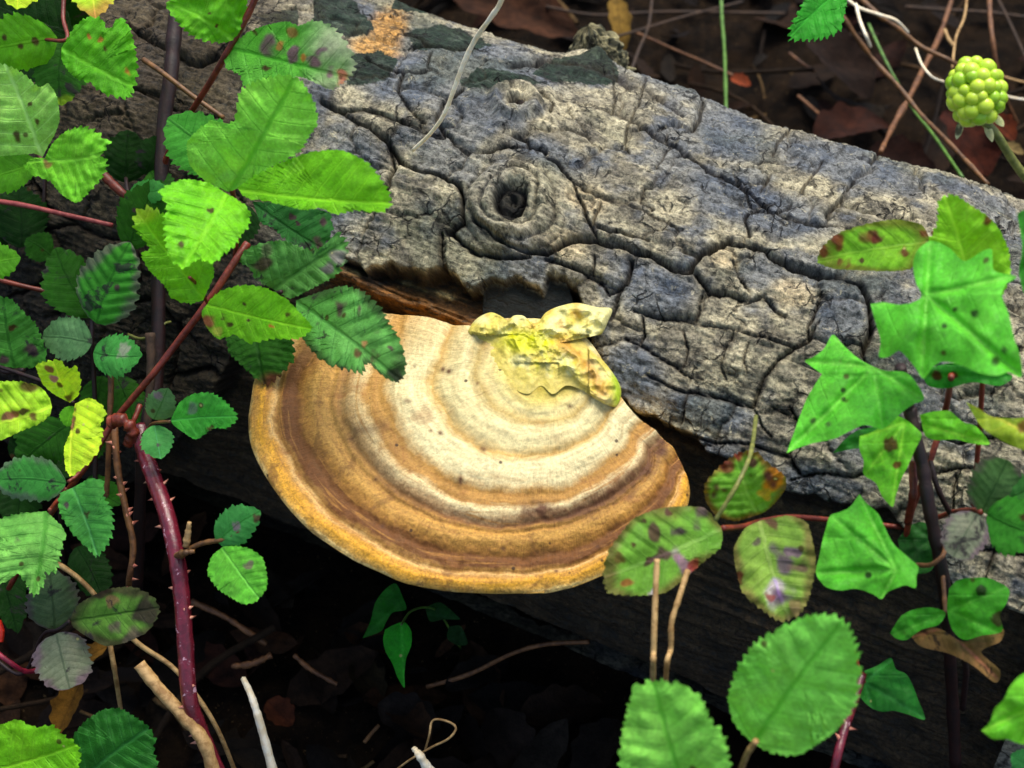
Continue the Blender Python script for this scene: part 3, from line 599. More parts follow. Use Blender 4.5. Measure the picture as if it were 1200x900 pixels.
# ================================================================== LEAVES
def leaf_material(key, vein, amt, rough=.45, spot=(60, 20, 20), spots=0., K=8., c=.28, transl=.25, mott=.16):
    m, nt, b = newmat('leaf_'+key, rough, .14 if key == 'dark' else .25)
    uvn = nt.nodes.new('ShaderNodeUVMap').outputs[0]; sp = nt.nodes.new('ShaderNodeSeparateXYZ'); nt.links.new(uvn, sp.inputs[0])
    s_, t_ = sp.outputs[0], sp.outputs[1]; base = attr(nt); pos = nt.nodes.new('ShaderNodeTexCoord').outputs['Object']
    at = math_(nt, 'ABSOLUTE', math_(nt, 'ADD', t_, math_(nt, 'MULTIPLY', math_(nt, 'SUBTRACT', ntex(nt, uvn, 9, 3), .5), .05)))
    ph = math_(nt, 'MULTIPLY', math_(nt, 'SUBTRACT', s_, math_(nt, 'MULTIPLY', math_(nt, 'POWER', at, 1.15), c*1.6)), K)
    fr_ = math_(nt, 'ABSOLUTE', math_(nt, 'SUBTRACT', math_(nt, 'FRACT', math_(nt, 'ADD', ph, .5)), .5))
    lat = maprange(nt, fr_, .0, .07, 1, 0); lat = math_(nt, 'MULTIPLY', lat, maprange(nt, at, .0, .5, 1, .45))
    mid = maprange(nt, at, .006, .030, 1, 0)
    ven = math_(nt, 'MAXIMUM', math_(nt, 'MULTIPLY', lat, .7), mid)
    fine = nt.nodes.new('ShaderNodeTexVoronoi'); fine.feature = 'DISTANCE_TO_EDGE'; fine.inputs['Scale'].default_value = 55; nt.links.new(uvn, fine.inputs['Vector'])
    net = maprange(nt, fine.outputs[0], 0, .12, 1, 0)
    k = maprange(nt, ntex(nt, pos, 110, 5, .65), .32, .68, 1-mott, 1+mott); k = math_(nt, 'MULTIPLY', k, maprange(nt, ntex(nt, pos, 700, 4, .7), .3, .7, .86, 1.12))
    mul = nt.nodes.new('ShaderNodeVectorMath'); mul.operation = 'SCALE'; nt.links.new(base, mul.inputs[0]); nt.links.new(k, mul.inputs[3]); col = mul.outputs[0]
    vcol = mixc(nt, .999, base, vein, 'MULTIPLY')
    vv = nt.nodes.new('ShaderNodeVectorMath'); vv.operation = 'MULTIPLY'; nt.links.new(base, vv.inputs[0]); vv.inputs[1].default_value = vein
    col = mixc(nt, math_(nt, 'MULTIPLY', net, amt*.22), col, vv.outputs[0])
    col = mixc(nt, math_(nt, 'MULTIPLY', ven, amt), col, vv.outputs[0])
    if spots > 0:
        f = ntex(nt, pos, 95, 5, .65, .5); f = maprange(nt, f, .62-.12*spots, .70-.12*spots); col = mixc(nt, math_(nt, 'MULTIPLY', f, .85), col, lin(spot))
    vs = nt.nodes.new('ShaderNodeTexVoronoi'); vs.inputs['Scale'].default_value = 130; nt.links.new(pos, vs.inputs['Vector'])
    sc = nt.nodes.new('ShaderNodeSeparateColor'); nt.links.new(vs.outputs['Color'], sc.inputs[0])
    dot = math_(nt, 'MULTIPLY', maprange(nt, vs.outputs[0], .10, .2, 1, 0), math_(nt, 'GREATER_THAN', sc.outputs[0], .90)); col = mixc(nt, math_(nt, 'MULTIPLY', dot, .8), col, lin((70, 40, 16)))
    dot2 = math_(nt, 'MULTIPLY', maprange(nt, vs.outputs[0], .05, .12, 1, 0), math_(nt, 'LESS_THAN', sc.outputs[1], .06)); col = mixc(nt, math_(nt, 'MULTIPLY', dot2, .8), col, lin((220, 215, 130)))
    nt.links.new(col, b.inputs['Base Color'])
    h = math_(nt, 'SUBTRACT', ntex(nt, pos, 380, 4, .6), math_(nt, 'MULTIPLY', ven, .9)); h = math_(nt, 'SUBTRACT', h, math_(nt, 'MULTIPLY', net, .3))
    bump(nt, h, .55, .0010, b)
    tr = nt.nodes.new('ShaderNodeBsdfTranslucent'); tcol = mixc(nt, .999, col, (1.3, 1.25, .5), 'MULTIPLY'); nt.links.new(tcol, tr.inputs[0])
    mx = nt.nodes.new('ShaderNodeMixShader'); mx.inputs[0].default_value = transl
    nt.links.new(b.outputs[0], mx.inputs[1]); nt.links.new(tr.outputs[0], mx.inputs[2]); nt.links.new(mx.outputs[0], nt.nodes['Material Output'].inputs[0])
    return m
LM = {
 'bright': leaf_material('bright', (1.7, 1.35, 2.6), .65, .42),
 'pale': leaf_material('pale', (.42, .66, .34), .7, .5),
 'dark': leaf_material('dark', (.45, .55, .5), .75, .42, (52, 40, 52), .3),
 'spotted': leaf_material('spotted', (.5, .45, .5), .6, .4, (74, 26, 22), .75),
 'yellow': leaf_material('yellow', (.9, .55, .4), .5, .42, (90, 40, 20), .3),
 'ivy': leaf_material('ivy', (1.3, 1.15, 1.5), .12, .32, (40, 50, 20), .0, 6, .28, .3, .2),
 'dead': leaf_material('dead', (.5, .45, .4), .6, .6, (30, 20, 12), .5, transl=.1),
}
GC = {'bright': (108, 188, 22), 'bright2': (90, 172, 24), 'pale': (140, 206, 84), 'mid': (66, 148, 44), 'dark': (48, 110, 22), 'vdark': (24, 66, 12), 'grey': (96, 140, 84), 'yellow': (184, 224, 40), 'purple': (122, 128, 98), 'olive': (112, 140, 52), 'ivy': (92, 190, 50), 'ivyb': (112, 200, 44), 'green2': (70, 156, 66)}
def leaf(parent, b, t, w, l0, l1, roll=0, col='bright', mat=None, spots=(), fold=.12, curl=.10, teeth=8, tooth=.15, shape=(.62, .72), label=None, tipcol=None, name='leaf', quilt=.016, tipfrac=.6, K=8, edgecol=None):
    d0, d1 = D(*b, l0), D(*t, l1); A = P3(*b, d0); T = P3(*t, d1); ax = T-A; L = np.linalg.norm(ax); ax /= L
    view = (A+T)/2-CAM; view /= np.linalg.norm(view); side = np.cross(ax, view); side /= np.linalg.norm(side); nrm = np.cross(side, ax)
    if nrm@view > 0: nrm = -nrm
    rl = math.radians(roll+rng.uniform(-6, 6)); side, nrm = side*math.cos(rl)+nrm*math.sin(rl), nrm*math.cos(rl)-side*math.sin(rl)
    Wd = w*(d0+d1)/2*.0005/max(.5, math.cos(rl))
    big = math.hypot(b[0]-t[0], b[1]-t[1])
    ns, ntv = (130, 35) if big > 95 else (96, 25) if big > 50 else (60, 15)
    s = np.linspace(0, 1, ns)[:, None]; v = np.linspace(-1, 1, ntv)[None]
    p, q = shape; sm = p/(p+q); nf = (sm**p)*((1-sm)**q)
    def half(s, ph):
        f = np.clip(s, 1e-5, 1)**p*np.clip(1-s, 1e-5, 1)**q/nf
        x = s*teeth+ph; saw = (x % 1.); saw = np.where(saw < .78, saw/.78, (1-saw)/.22)
        x2 = s*teeth*2.0+ph+.4; saw2 = x2 % 1.; saw2 = np.where(saw2 < .7, saw2/.7, (1-saw2)/.3)
        amp = tooth*np.clip(np.sin(math.pi*np.clip(s, 0, 1))**.5, 0, 1)
        return f*(1+.05*np.sin(s*9+ph*7))+amp*(saw-.45)+amp*.4*(saw2-.5), saw
    phl, phr = rng.random(), rng.random()
    hl, sl = half(s, phl); hr, sr = half(s, phr); hw = np.where(v < 0, hl, hr)
    av = np.abs(v)
    sx = s+.0*v+(.05*av**2)*(1-s)*0+.02*(np.where(v < 0, sl, sr)-.4)*av**4
    X_ = sx*L; Y_ = v*hw*Wd/2
    t_signed = v*hw
    ph = (s-.28*1.6*.5*np.abs(t_signed)**1.15)*K
    Z = quilt*Wd*np.abs(np.sin(math.pi*ph))*av**.5*(1-av**3*.5)+fold*Wd*np.abs(t_signed)*.5-curl*L*((s-.4)**2)*1.6-.10*Wd*t_signed**2
    Q_ = np.stack([X_/L*2.2+rng.random()*50, Y_/L*2.2, 0*X_], -1); Z = Z+.05*Wd*noise(Q_)+.014*Wd*noise(Q_*3.1)
    # droop sideways bend of the midrib
    bend = rng.uniform(-.05, .05)*L*np.sin(math.pi*s)
    V = A+X_[..., None]*ax+(Y_+bend)[..., None]*side+Z[..., None]*nrm
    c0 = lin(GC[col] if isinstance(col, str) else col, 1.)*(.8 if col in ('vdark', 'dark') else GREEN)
    var = rng.uniform(.92, 1.08); c0 = c0*np.array([var, 1, rng.uniform(.9, 1.1)])
    Cc = np.broadcast_to(c0, V.shape).copy()
    nn = noise(Q_*1.5+9)
    Cc = mixa(Cc, Cc*np.array([1.25, 1.1, 1.2]), sstep(-.1, .35, nn)*.5)
    if tipcol is not None: Cc = mixa(Cc, lin(tipcol), np.clip(sstep(tipfrac, 1., np.broadcast_to(s, X_.shape)+.25*nn), 0, 1)*.9)
    if edgecol is not None: Cc = mixa(Cc, lin(edgecol), sstep(.62, .98, np.broadcast_to(av, X_.shape)+.35*nn+.1*sstep(.5, 1, s))*.85)
    for sp in spots:
        ss, st_, sr_, sc_ = sp; dd_ = np.hypot((sx-ss)*L/Wd*2, t_signed-st_)+.22*noise(Q_*6+ss*9)*sr_*2.2
        Cc = mixa(Cc, lin(sc_), (1-sstep(sr_*.55, sr_*1.1, dd_))*.9)
    uv = np.stack([sx*np.ones_like(X_), t_signed*.5], -1)
    mk = mat or ('pale' if col in ('pale', 'grey') else 'dark' if col in ('dark', 'vdark', 'purple', 'mid') else 'yellow' if col == 'yellow' else 'bright')
    o = mesh_obj(name, V.reshape(-1, 3), gridF(ns, ntv), LM[mk], parent, Cc.reshape(-1, 3), uv.reshape(-1, 2))
    if label: o['label'] = label
    return A, T
GREEN = 1.2
def polyleaf(parent, pts, center, base, tips, lc, lslope=(0, 0), col='ivy', dome=.06, spots=(), label=None, edgecol=None, name='leaf', mat='ivy', blobs=()):
    """lobed leaf from its outline; lc = lift at the centre, lslope = lift change per 100 px in x and y"""
    NB = 150; bp = catmull(pts+[pts[0]], NB+1)[:-1]; lp = np.array(pts+[pts[0]], float)
    # keep the corners sharper than a pure spline
    seg = np.linspace(0, len(lp)-1, NB+1)[:-1]; k = seg.astype(int); f = (seg-k)[:, None]; bl_ = lp[k]*(1-f)+lp[k+1]*f
    bp = .88*bp+.12*bl_; r = np.linspace(0, 1, 32)[:, None, None]; g = np.array(center)+r*(bp-np.array(center))[None]
    x, y = g[..., 0], g[..., 1]; size = np.hypot(*(bp-np.array(center)).T).mean()
    vd = np.full(x.shape, 1e9)
    for tp in tips: vd = np.minimum(vd, polydist(x, y, [base, tp], 400))
    lift = lc+lslope[0]*(x-center[0])/100+lslope[1]*(y-center[1])/100
    q = np.stack([x/size, y/size, x*0+rng.random()*40], -1)
    lift = lift+size*.00036*(-.30*dome/.06*.25*(np.hypot(x-center[0], y-center[1])/size)**2+.22*noise(q*1.1)+.09*noise(q*2.5)-.09*np.exp(-(vd/5)**2))
    dep = np.vectorize(lambda a, b: D(a, b))(x, y)-lift
    rr_ = FW+RT*((x-600)/600*.3)[..., None]+UP*((450-y)/600*.3)[..., None]; V = CAM+rr_*dep[..., None]
    c0 = lin(GC[col] if isinstance(col, str) else col)*GREEN; Cc = np.broadcast_to(c0, V.shape).copy(); nn = noise(q*2)
    Cc = mixa(Cc, Cc*np.array([.75, .88, .8]), sstep(-.1, .3, nn)*.6)
    Cc = mixa(Cc, Cc*np.array([1.9, 1.3, 2.2]), np.exp(-(vd/1.9)**2)*.9)
    for tp in tips:
        for f_ in (.35, .6):
            m_ = (base[0]+(tp[0]-base[0])*f_, base[1]+(tp[1]-base[1])*f_); dx_, dy_ = tp[0]-base[0], tp[1]-base[1]
            for sg in (-1, 1):
                e_ = (m_[0]+.22*dx_-sg*.25*dy_, m_[1]+.22*dy_+sg*.25*dx_); Cc = mixa(Cc, Cc*np.array([1.5, 1.18, 1.6]), np.exp(-(polydist(x, y, [m_, e_], 30)/1.1)**2)*.5)
    if edgecol is not None: Cc = mixa(Cc, lin(edgecol), sstep(.8, 1.0, np.broadcast_to(r[..., 0], x.shape)+.25*nn)*.8)
    for sx_, sy_, sr_, sc_ in list(spots)+list(blobs):
        dd_ = np.hypot(x-sx_, y-sy_)*(1+.3*noise(q*9)); Cc = mixa(Cc, lin(sc_), (1-sstep(sr_*.7, sr_*1.15, dd_))*.92)
    uv = np.stack([(x-center[0])/size*.5+.5, (y-center[1])/size*.5+.2], -1)
    o = mesh_obj(name, V.reshape(-1, 3), gridF(32, NB, True), LM[mat], parent, Cc.reshape(-1, 3), uv.reshape(-1, 2))
    if label: o['label'] = label


def pleaf(parent, pts, b, t, l0, l1, col='bright', mat=None, spots=(), amp=4.8, step=9.5, fold=.10, quilt=.018, label=None, edgecol=None, tipcol=None, tipfrac=.6, wave=.07, K=7.5, name='leaf', dome=.10, smooth=.6):
    """toothed leaf from its coarse outline; b, t = base and tip px, l0, l1 = their lifts; spots in px"""
    pts = np.array(pts, float); lp = np.vstack([pts, pts[:1]]); per = np.hypot(*np.diff(lp, axis=0).T).sum()
    NB = int(min(340, max(110, per*.9))); sp_ = catmull(lp, NB+1)[:-1]; seg = np.linspace(0, len(lp)-1, NB+1)[:-1]; k = seg.astype(int); f = (seg-k)[:, None]; bl_ = lp[k]*(1-f)+lp[k+1]*f
    bp = smooth*sp_+(1-smooth)*bl_; b, t = np.array(b, float), np.array(t, float); axv = t-b; L = np.hypot(*axv); axv = axv/L; sv = np.array([-axv[1], axv[0]])
    ctr = .5*(bp.mean(0)+b*.45+t*.55); tn = np.roll(bp, -1, 0)-np.roll(bp, 1, 0); tn /= np.linalg.norm(tn, axis=1)[:, None]+1e-9; nn_ = np.stack([tn[:, 1], -tn[:, 0]], 1); nn_ *= np.sign(((bp-ctr)*nn_).sum(1))[:, None]
    run = np.concatenate([[0], np.cumsum(np.hypot(*np.diff(bp, axis=0).T))]); fwd = np.sign((tn*axv).sum(1)); far = np.clip(np.hypot(*(bp-b).T)/18, 0, 1)
    ph = run/step+.5*np.sin(run/23+ctr[0])+.3*np.sin(run/11.)
    sw = ph % 1.; sw = np.where(fwd < 0, 1-sw, sw); saw = np.where(sw < .76, sw/.76, (1-sw)/.24); big = .6+.4*np.sin(run/31.+ctr[1])
    x2 = (ph*2.3) % 1.; saw2 = np.abs(x2*2-1)
    bp = bp+nn_*(amp*far*(big*(saw-.45)+.3*(saw2-.5)))[:, None]+axv*(amp*.45*far*(saw-.4))[:, None]
    NRr = 30 if L > 60 else 20; r = np.linspace(0, 1, NRr)[:, None, None]; g = ctr+r*(bp-ctr)[None]; x, y = g[..., 0], g[..., 1]
    ss = ((x-b[0])*axv[0]+(y-b[1])*axv[1])/L; tt = (x-b[0])*sv[0]+(y-b[1])*sv[1]; hwm = np.abs(((bp-b)@sv)).max(); tn_ = tt/hwm
    bendc = .10*math.sin(ctr[0]); tn_ = tn_+bendc*np.sin(math.pi*np.clip(ss, 0, 1))*.5
    q = np.stack([x/L*1.6, y/L*1.6, 0*x+ctr[0]*.37], -1); Wm = hwm*2*.00036
    phv = (ss-.28*1.6*.5*np.abs(tn_)**1.15)*K
    lift = l0+(l1-l0)*ss+Wm*(quilt*np.abs(np.sin(math.pi*phv))*np.clip(np.abs(tn_)*3, 0, 1)*(1-r[..., 0]**6*.5)+fold*np.abs(tn_)-.5*dome*tn_**2-dome*(ss-.5)**2*1.6+wave*noise(q*1.3)+.03*noise(q*4)+.035*r[..., 0]**4*noise(q*7+3))
    dep = np.vectorize(lambda a, c_: D(a, c_))(x, y)-lift; rr_ = FW+RT*((x-600)/600*.3)[..., None]+UP*((450-y)/600*.3)[..., None]; V = CAM+rr_*dep[..., None]
    c0 = lin(GC[col] if isinstance(col, str) else col)*(.8 if col in ('vdark', 'dark') else GREEN); var = rng.uniform(.92, 1.08); c0 = c0*np.array([var, 1, 1])
    Cc = np.broadcast_to(c0, V.shape).copy(); nn = noise(q*2+5); Cc = mixa(Cc, Cc*np.array([1.35, 1.12, 1.3]), sstep(-.1, .35, nn)*.4); Cc = mixa(Cc, Cc*np.array([.8, .88, .78]), sstep(.0, .4, noise(q*1.7+31))*.6)
    if tipcol is not None: Cc = mixa(Cc, lin(tipcol), np.clip(sstep(tipfrac, 1., ss+.25*nn), 0, 1)*.9)
    if edgecol is not None: Cc = mixa(Cc, lin(edgecol), sstep(.72, 1.0, r[..., 0]+.3*nn)*.8)
    for sx_, sy_, sr_, sc_ in spots:
        dd_ = np.hypot(x-sx_, y-sy_)+.55*sr_*noise(np.stack([x/sr_*.7, y/sr_*.7, 0*x+sx_], -1))*2; Cc = mixa(Cc, lin(sc_), (1-sstep(sr_*.45, sr_*1.15, dd_))*.9)
    uv = np.stack([ss, tn_*.5], -1); mk = mat or ('pale' if col in ('pale', 'grey') else 'dark' if col in ('dark', 'vdark', 'purple', 'mid') else 'yellow' if col == 'yellow' else 'bright')
    o = mesh_obj(name, V.reshape(-1, 3), gridF(NRr, NB, True), LM[mk], parent, Cc.reshape(-1, 3), uv.reshape(-1, 2))
    if label: o['label'] = label

# ------------------------------------------------------------------ stems
def stem_material(name, c1, c2, rough=.4, scale=200, spec=.5, fleck=None):
    m, nt, b = newmat(name, rough, spec); pos = nt.nodes.new('ShaderNodeTexCoord').outputs['Object']
    f = maprange(nt, ntex(nt, pos, scale, 5, .7, .4), .35, .65); col = mixc(nt, f, lin(c1), lin(c2))
    if fleck is not None: col = mixc(nt, maprange(nt, ntex(nt, pos, scale*1.3, 4, .7, .3), .60, .68), col, lin(fleck))
    nt.links.new(col, b.inputs['Base Color']); bump(nt, ntex(nt, pos, scale*4, 4), .4, .0006, b); return m
SM = {
 'cane': stem_material('cane', (118, 30, 46), (84, 20, 30), .24, 160, .7, (206, 160, 172)),
 'red': stem_material('red_stem', (134, 54, 34), (92, 34, 22), .4), 'pink': stem_material('pink_stem', (168, 80, 72), (130, 48, 46), .4),
 'maroon': stem_material('maroon_stem', (42, 16, 12), (24, 9, 7), .55), 'brown': stem_material('brown_stem', (128, 84, 46), (80, 48, 24), .6),
 'tan': stem_material('tan_stem', (196, 160, 104), (140, 104, 56), .6), 'straw': stem_material('straw', (255, 246, 220), (240, 220, 178), .5),
 'green': stem_material('green_stem', (96, 140, 50), (60, 96, 30), .45), 'orange': stem_material('orange_stem', (126, 86, 42), (76, 50, 24), .5),
 'dkbrown': stem_material('dark_twig', (66, 46, 28), (36, 24, 14), .8), 'thorn': stem_material('thorn', (226, 160, 130), (180, 96, 80), .4), 'olive': stem_material('olive_stem', (130, 132, 60), (90, 96, 40), .5),
}
def tube(parent, pts, w, mat, name='stem', sides=8, taper=1., bumpy=.08, label=None, n=None, wl=None):
    """pts: (x px, y px, lift) ; w: diameter in px at its start, taper: end width ratio"""
    pts = np.array(pts, float); n = n or max(12, 7*len(pts)); c = catmull(pts, n)
    P = np.array([P3(a, b_, D(a, b_, l)) for a, b_, l in c]); tg = np.gradient(P, axis=0); tg /= np.linalg.norm(tg, axis=1)[:, None]
    a1_ = np.cross(tg, FW); a1_ /= np.linalg.norm(a1_, axis=1)[:, None]; a2_ = np.cross(tg, a1_)
    ph = np.linspace(0, 2*math.pi, sides, endpoint=False); k = np.linspace(1, taper, n)
    rad = w*.5*.5*.001*.72*k; rad = rad*(1+bumpy*np.array([noise(np.array([i*.45, w, pts[0, 0]])) for i in range(n)])*2)
    V = P[:, None]+rad[:, None, None]*(np.cos(ph)[None, :, None]*a1_[:, None]+np.sin(ph)[None, :, None]*a2_[:, None])
    V = np.concatenate([P[None, :1]*np.ones((1, sides, 1)), V, P[None, -1:]*np.ones((1, sides, 1))])
    o = mesh_obj(name, V.reshape(-1, 3), gridF(n+2, sides, True), SM[mat] if isinstance(mat, str) else mat, parent)
    if label: o['label'] = label
    return P, rad, o
def thorns(parent, P, rad, count, ln=.0035, mat='thorn'):
    V, F = [], []
    for i in range(count):
        k = rng.randrange(3, len(P)-3); a = rng.uniform(0, 2*math.pi); tg = P[k+1]-P[k]; tg /= np.linalg.norm(tg)
        u = np.cross(tg, FW); u /= np.linalg.norm(u); v = np.cross(tg, u); d = u*math.cos(a)+v*math.sin(a)*.8; base = P[k]+tg*rng.uniform(0, .004)+d*rad[k]*.8; w_ = np.cross(d, tg); o = len(V)
        l = ln*rng.uniform(.6, 1.15); V += [base+tg*.0011, base-tg*.0011, base+w_*.0007, base-w_*.0007, base+d*l-tg*l*.25]
        F += [(o, o+2, o+4), (o+2, o+1, o+4), (o+1, o+3, o+4), (o+3, o, o+4)]
    o = mesh_obj('thorns', V, F, SM[mat], parent, smooth=False); o['kind'] = 'stuff'
def plant(name, label, cat, at_, group=None):
    return empty(name, tuple(P3(at_[0], at_[1], D(at_[0], at_[1], at_[2]))), label, cat, group)
PU = (92, 58, 72); BR = (70, 26, 18); OR = (196, 120, 50)
BG = 'bramble sprays on the left'
# --- top left corner
p = plant('bramble_spray', 'bramble spray in the top left corner with a toothed leaf and orange specks', 'bramble', (78, 44, .05), BG)
leaf(p, (82, 40), (-12, 6), 84, .030, .035, 0, 'vdark'); leaf(p, (76, 46), (70, 122), 62, .03, .035, 15, 'dark', tipcol=(150, 190, 40), tipfrac=.85)
pleaf(p, [(72,56),(80,43),(88,30),(102,20),(113,18),(120,24),(124,33),(131,32),(137,22),(145,22),(152,33),(158,55),(161,80),(158,100),(150,115),(130,112),(117,107),(107,98),(90,92),(80,83),(72,70)], (72,56), (158,102), .045, .055, 'bright2', spots=[(119,47,4,OR),(149,83,4,OR),(123,58,3,(90,60,20)),(104,43,3,OR)], label='toothed leaf with small orange spots')
leaf(p, (66, 44), (-30, 62), 66, .04, .05, -10, 'bright2', spots=[(.25, 0, .16, BR), (.45, .1, .12, BR), (.6, -.3, .12, BR)])
tube(p, [(76, -20, .03), (74, 20, .035), (78, 46, .043), (50, 46, .04)], 6, 'red', taper=.7)
p = plant('bramble_spray', 'bright leaf tips hanging in over the top edge beside the corner', 'bramble', (60, -40, .09), BG)
leaf(p, (30, -60), (20, 9), 60, .08, .09, 0, 'yellow', 'bright'); leaf(p, (110, -60), (112, 18), 62, .08, .09, 0, 'yellow', 'bright', tipcol=(200, 150, 60)); tube(p, [(30, -60, .08), (70, -70, .08), (110, -60, .08)], 5, 'red')
# --- left edge pale pair
p = plant('bramble_spray', 'pale round bramble leaf and bright leaflet at the left edge, under the corner spray', 'bramble', (50, 188, .06), BG)
pleaf(p, [(50,184),(40,180),(15,182),(-14,180),(-24,120),(-8,75),(12,78),(30,88),(45,102),(57,98),(67,114),(70,140),(64,158),(56,172)], (50,185), (4,70), .065, .085, 'pale', 'bright', spots=[(44,145,5,BR),(20,158,6,BR),(35,122,3,BR)], label='large pale leaflet', amp=2)
pleaf(p, [(52,187),(60,170),(75,155),(97,148),(112,154),(128,168),(118,178),(126,193),(118,210),(105,224),(90,238),(72,228),(58,212),(40,206),(28,195),(38,186)], (50,188), (124,180), .07, .08, (112,196,40), spots=[(54,192,6,(150,110,60))])
leaf(p, (44, 190), (-36, 212), 44, .06, .07, 0, 'bright2'); tube(p, [(50, 188, .063), (20, 160, .055), (-30, 190, .05)], 5, 'red')
# --- stem with the purple blotched leaf
p = plant('bramble_spray', 'bramble stem with a green leaf turning mauve with brown vein spots at the top', 'bramble', (266, 62, .06), BG)
tube(p, [(312, -30, .07), (290, 18, .065), (266, 62, .06), (244, 100, .05), (222, 135, .035), (195, 185, .012), (175, 260, .0)], 8, 'red', taper=.9)
pleaf(p, [(274,47),(262,50),(240,48),(222,40),(210,28),(196,10),(200,-5),(220,-25),(270,-30),(290,0),(286,28)], (273,46), (198,2), .065, .08, 'bright2', spots=[(253,31,3,BR),(246,15,3,BR)])
pleaf(p, [(268,56),(290,38),(310,30),(335,25),(350,30),(366,24),(386,29),(400,42),(412,62),(416,80),(405,95),(388,105),(372,98),(352,90),(330,92),(312,92),(300,103),(286,101),(280,86),(264,78),(264,64)], (268,56), (412,92), .062, .085, (88,170,52), 'pale', tipcol=(184,180,160), tipfrac=.45, spots=[(322,50,13,(120,84,100)),(328,54,6,(196,140,70)),(345,62,9,(130,86,110)),(355,67,5,OR),(368,72,8,(124,78,104)),(345,35,9,(150,110,60)),(402,92,9,(196,110,90)),(385,85,8,(130,84,110)),(311,80,5,BR),(299,37,4,BR),(375,58,7,(140,100,120))], label='green leaf turning mauve towards its tip')
# --- big bright trifoliate
p = plant('bramble_spray', 'largest bright green three-part bramble leaf, upper left in front of the log', 'bramble', (272, 222, .08), BG)
leaf(p, (264, 200), (196, 138), 74, .05, .06, 0, 'mid', 'dark', label='darker leaflet behind')
pleaf(p, [(268,225),(240,212),(222,193),(219,168),(232,152),(248,142),(262,150),(275,140),(281,108),(300,95),(330,88),(350,92),(362,108),(370,125),(372,145),(362,160),(352,177),(330,190),(305,205),(285,218)], (270,225), (346,90), .09, .115, (132,210,66), 'pale', label='pale upright leaflet')
pleaf(p, [(278,220),(300,205),(330,190),(365,178),(400,176),(430,190),(445,208),(457,228),(456,244),(440,249),(420,246),(394,251),(375,244),(355,246),(330,240),(305,234),(287,231)], (277,222), (458,238), .095, .115, 'bright', amp=4, K=7)
pleaf(p, [(264,226),(245,214),(215,210),(188,222),(196,240),(192,262),(197,298),(214,315),(232,304),(250,308),(264,297),(276,287),(284,272),(291,265),(293,248),(282,236)], (266,226), (212,314), .10, .125, 'bright', spots=[(212,287,4,BR),(247,246,4,BR)])
tube(p, [(272, 222, .088), (276, 240, .07), (280, 262, .055), (275, 300, .045)], 6, 'red', taper=.9)
# --- red cane with two leaflets
p = plant('bramble_cane', 'thin red bramble cane slanting down through the left foliage with bright spotted leaflets', 'bramble', (243, 355, .05), BG)
P_, r_1, _ = tube(p, [(290, 285, .045), (274, 308, .05), (243, 355, .055), (205, 405, .05), (178, 440, .05), (135, 492, .045), (105, 540, .045), (72, 585, .04), (52, 615, .035), (10, 690, .02)], 9, 'red', name='cane', taper=.75)
pleaf(p, [(238,352),(222,356),(202,350),(194,336),(175,317),(165,298),(175,290),(157,266),(160,246),(180,244),(205,262),(228,280),(246,300),(251,322)], (238,350), (160,247), .075, .10, 'bright', tipcol=(170,215,50), tipfrac=.75); pleaf(p, [(243,356),(247,350),(260,340),(285,334),(310,337),(335,350),(350,365),(366,384),(350,397),(320,397),(292,402),(275,392),(255,397),(241,382),(236,366)], (242,357), (367,386), .07, .09, 'bright', spots=[(287,357,3,BR),(261,371,3,BR),(268,381,4,BR),(291,376,2.5,BR),(337,369,3,BR),(318,382,3,OR),(242,376,9,(150,60,50)),(252,386,8,(190,200,70))], label='bright leaflet dotted with dark holes', fold=.05, amp=2.8)
tube(p, [(243, 355, .058), (232, 335, .075), (222, 325, .085)], 4, 'red', name='leaf_stalk')
# --- dark drooping leaf over the fungus
p = plant('bramble_spray', 'dark green purplish bramble leaf drooping over the left part of the fungus', 'bramble', (330, 350, .05), BG)
pleaf(p, [(296,236),(325,238),(355,242),(386,250),(389,272),(375,294),(357,290),(342,286),(330,277),(320,266),(305,260)], (297,238), (380,293), .035, .045, (50,112,50), 'dark', spots=[(341,255,5,PU),(349,262,3,PU),(377,260,6,PU),(371,284,7,PU)], amp=4)
pleaf(p, [(322,340),(300,328),(292,314),(276,302),(300,287),(330,282),(360,292),(385,287),(396,273),(406,283),(405,305),(395,322),(377,332),(360,341),(340,350)], (322,338), (405,284), .05, .055, (80,142,66), 'dark', spots=[(306,312,11,(84,64,60)),(400,302,12,(140,132,134)),(388,314,9,(120,112,120)),(312,296,9,(96,110,76))], label='leaflet with a greyed tip', quilt=.03)
pleaf(p, [(347,352),(375,342),(402,335),(425,342),(445,360),(457,380),(467,395),(475,420),(474,440),(465,448),(451,442),(431,424),(424,437),(406,433),(379,424),(358,402),(347,380)], (346,352), (470,446), .055, .085, (98,168,80), 'dark', spots=[(399,361,8,PU),(421,364,6,PU),(459,407,4,PU),(443,386,4,PU),(437,416,6,(90,70,60)),(427,402,4,(220,160,110)),(423,414,7,(96,50,40)),(466,440,10,(50,56,44))], label='long dark leaflet lying over the fungus', edgecol=(52,70,42), quilt=.04)
pleaf(p, [(265,394),(290,390),(318,392),(340,392),(345,418),(330,438),(312,452),(296,440),(280,425),(268,412)], (300,390), (310,452), .035, .045, 'dark', tipcol=(96,46,30), tipfrac=.75)
tube(p, [(330, 342, .058), (305, 350, .045), (292, 375, .035), (270, 420, .01)], 5, 'maroon')
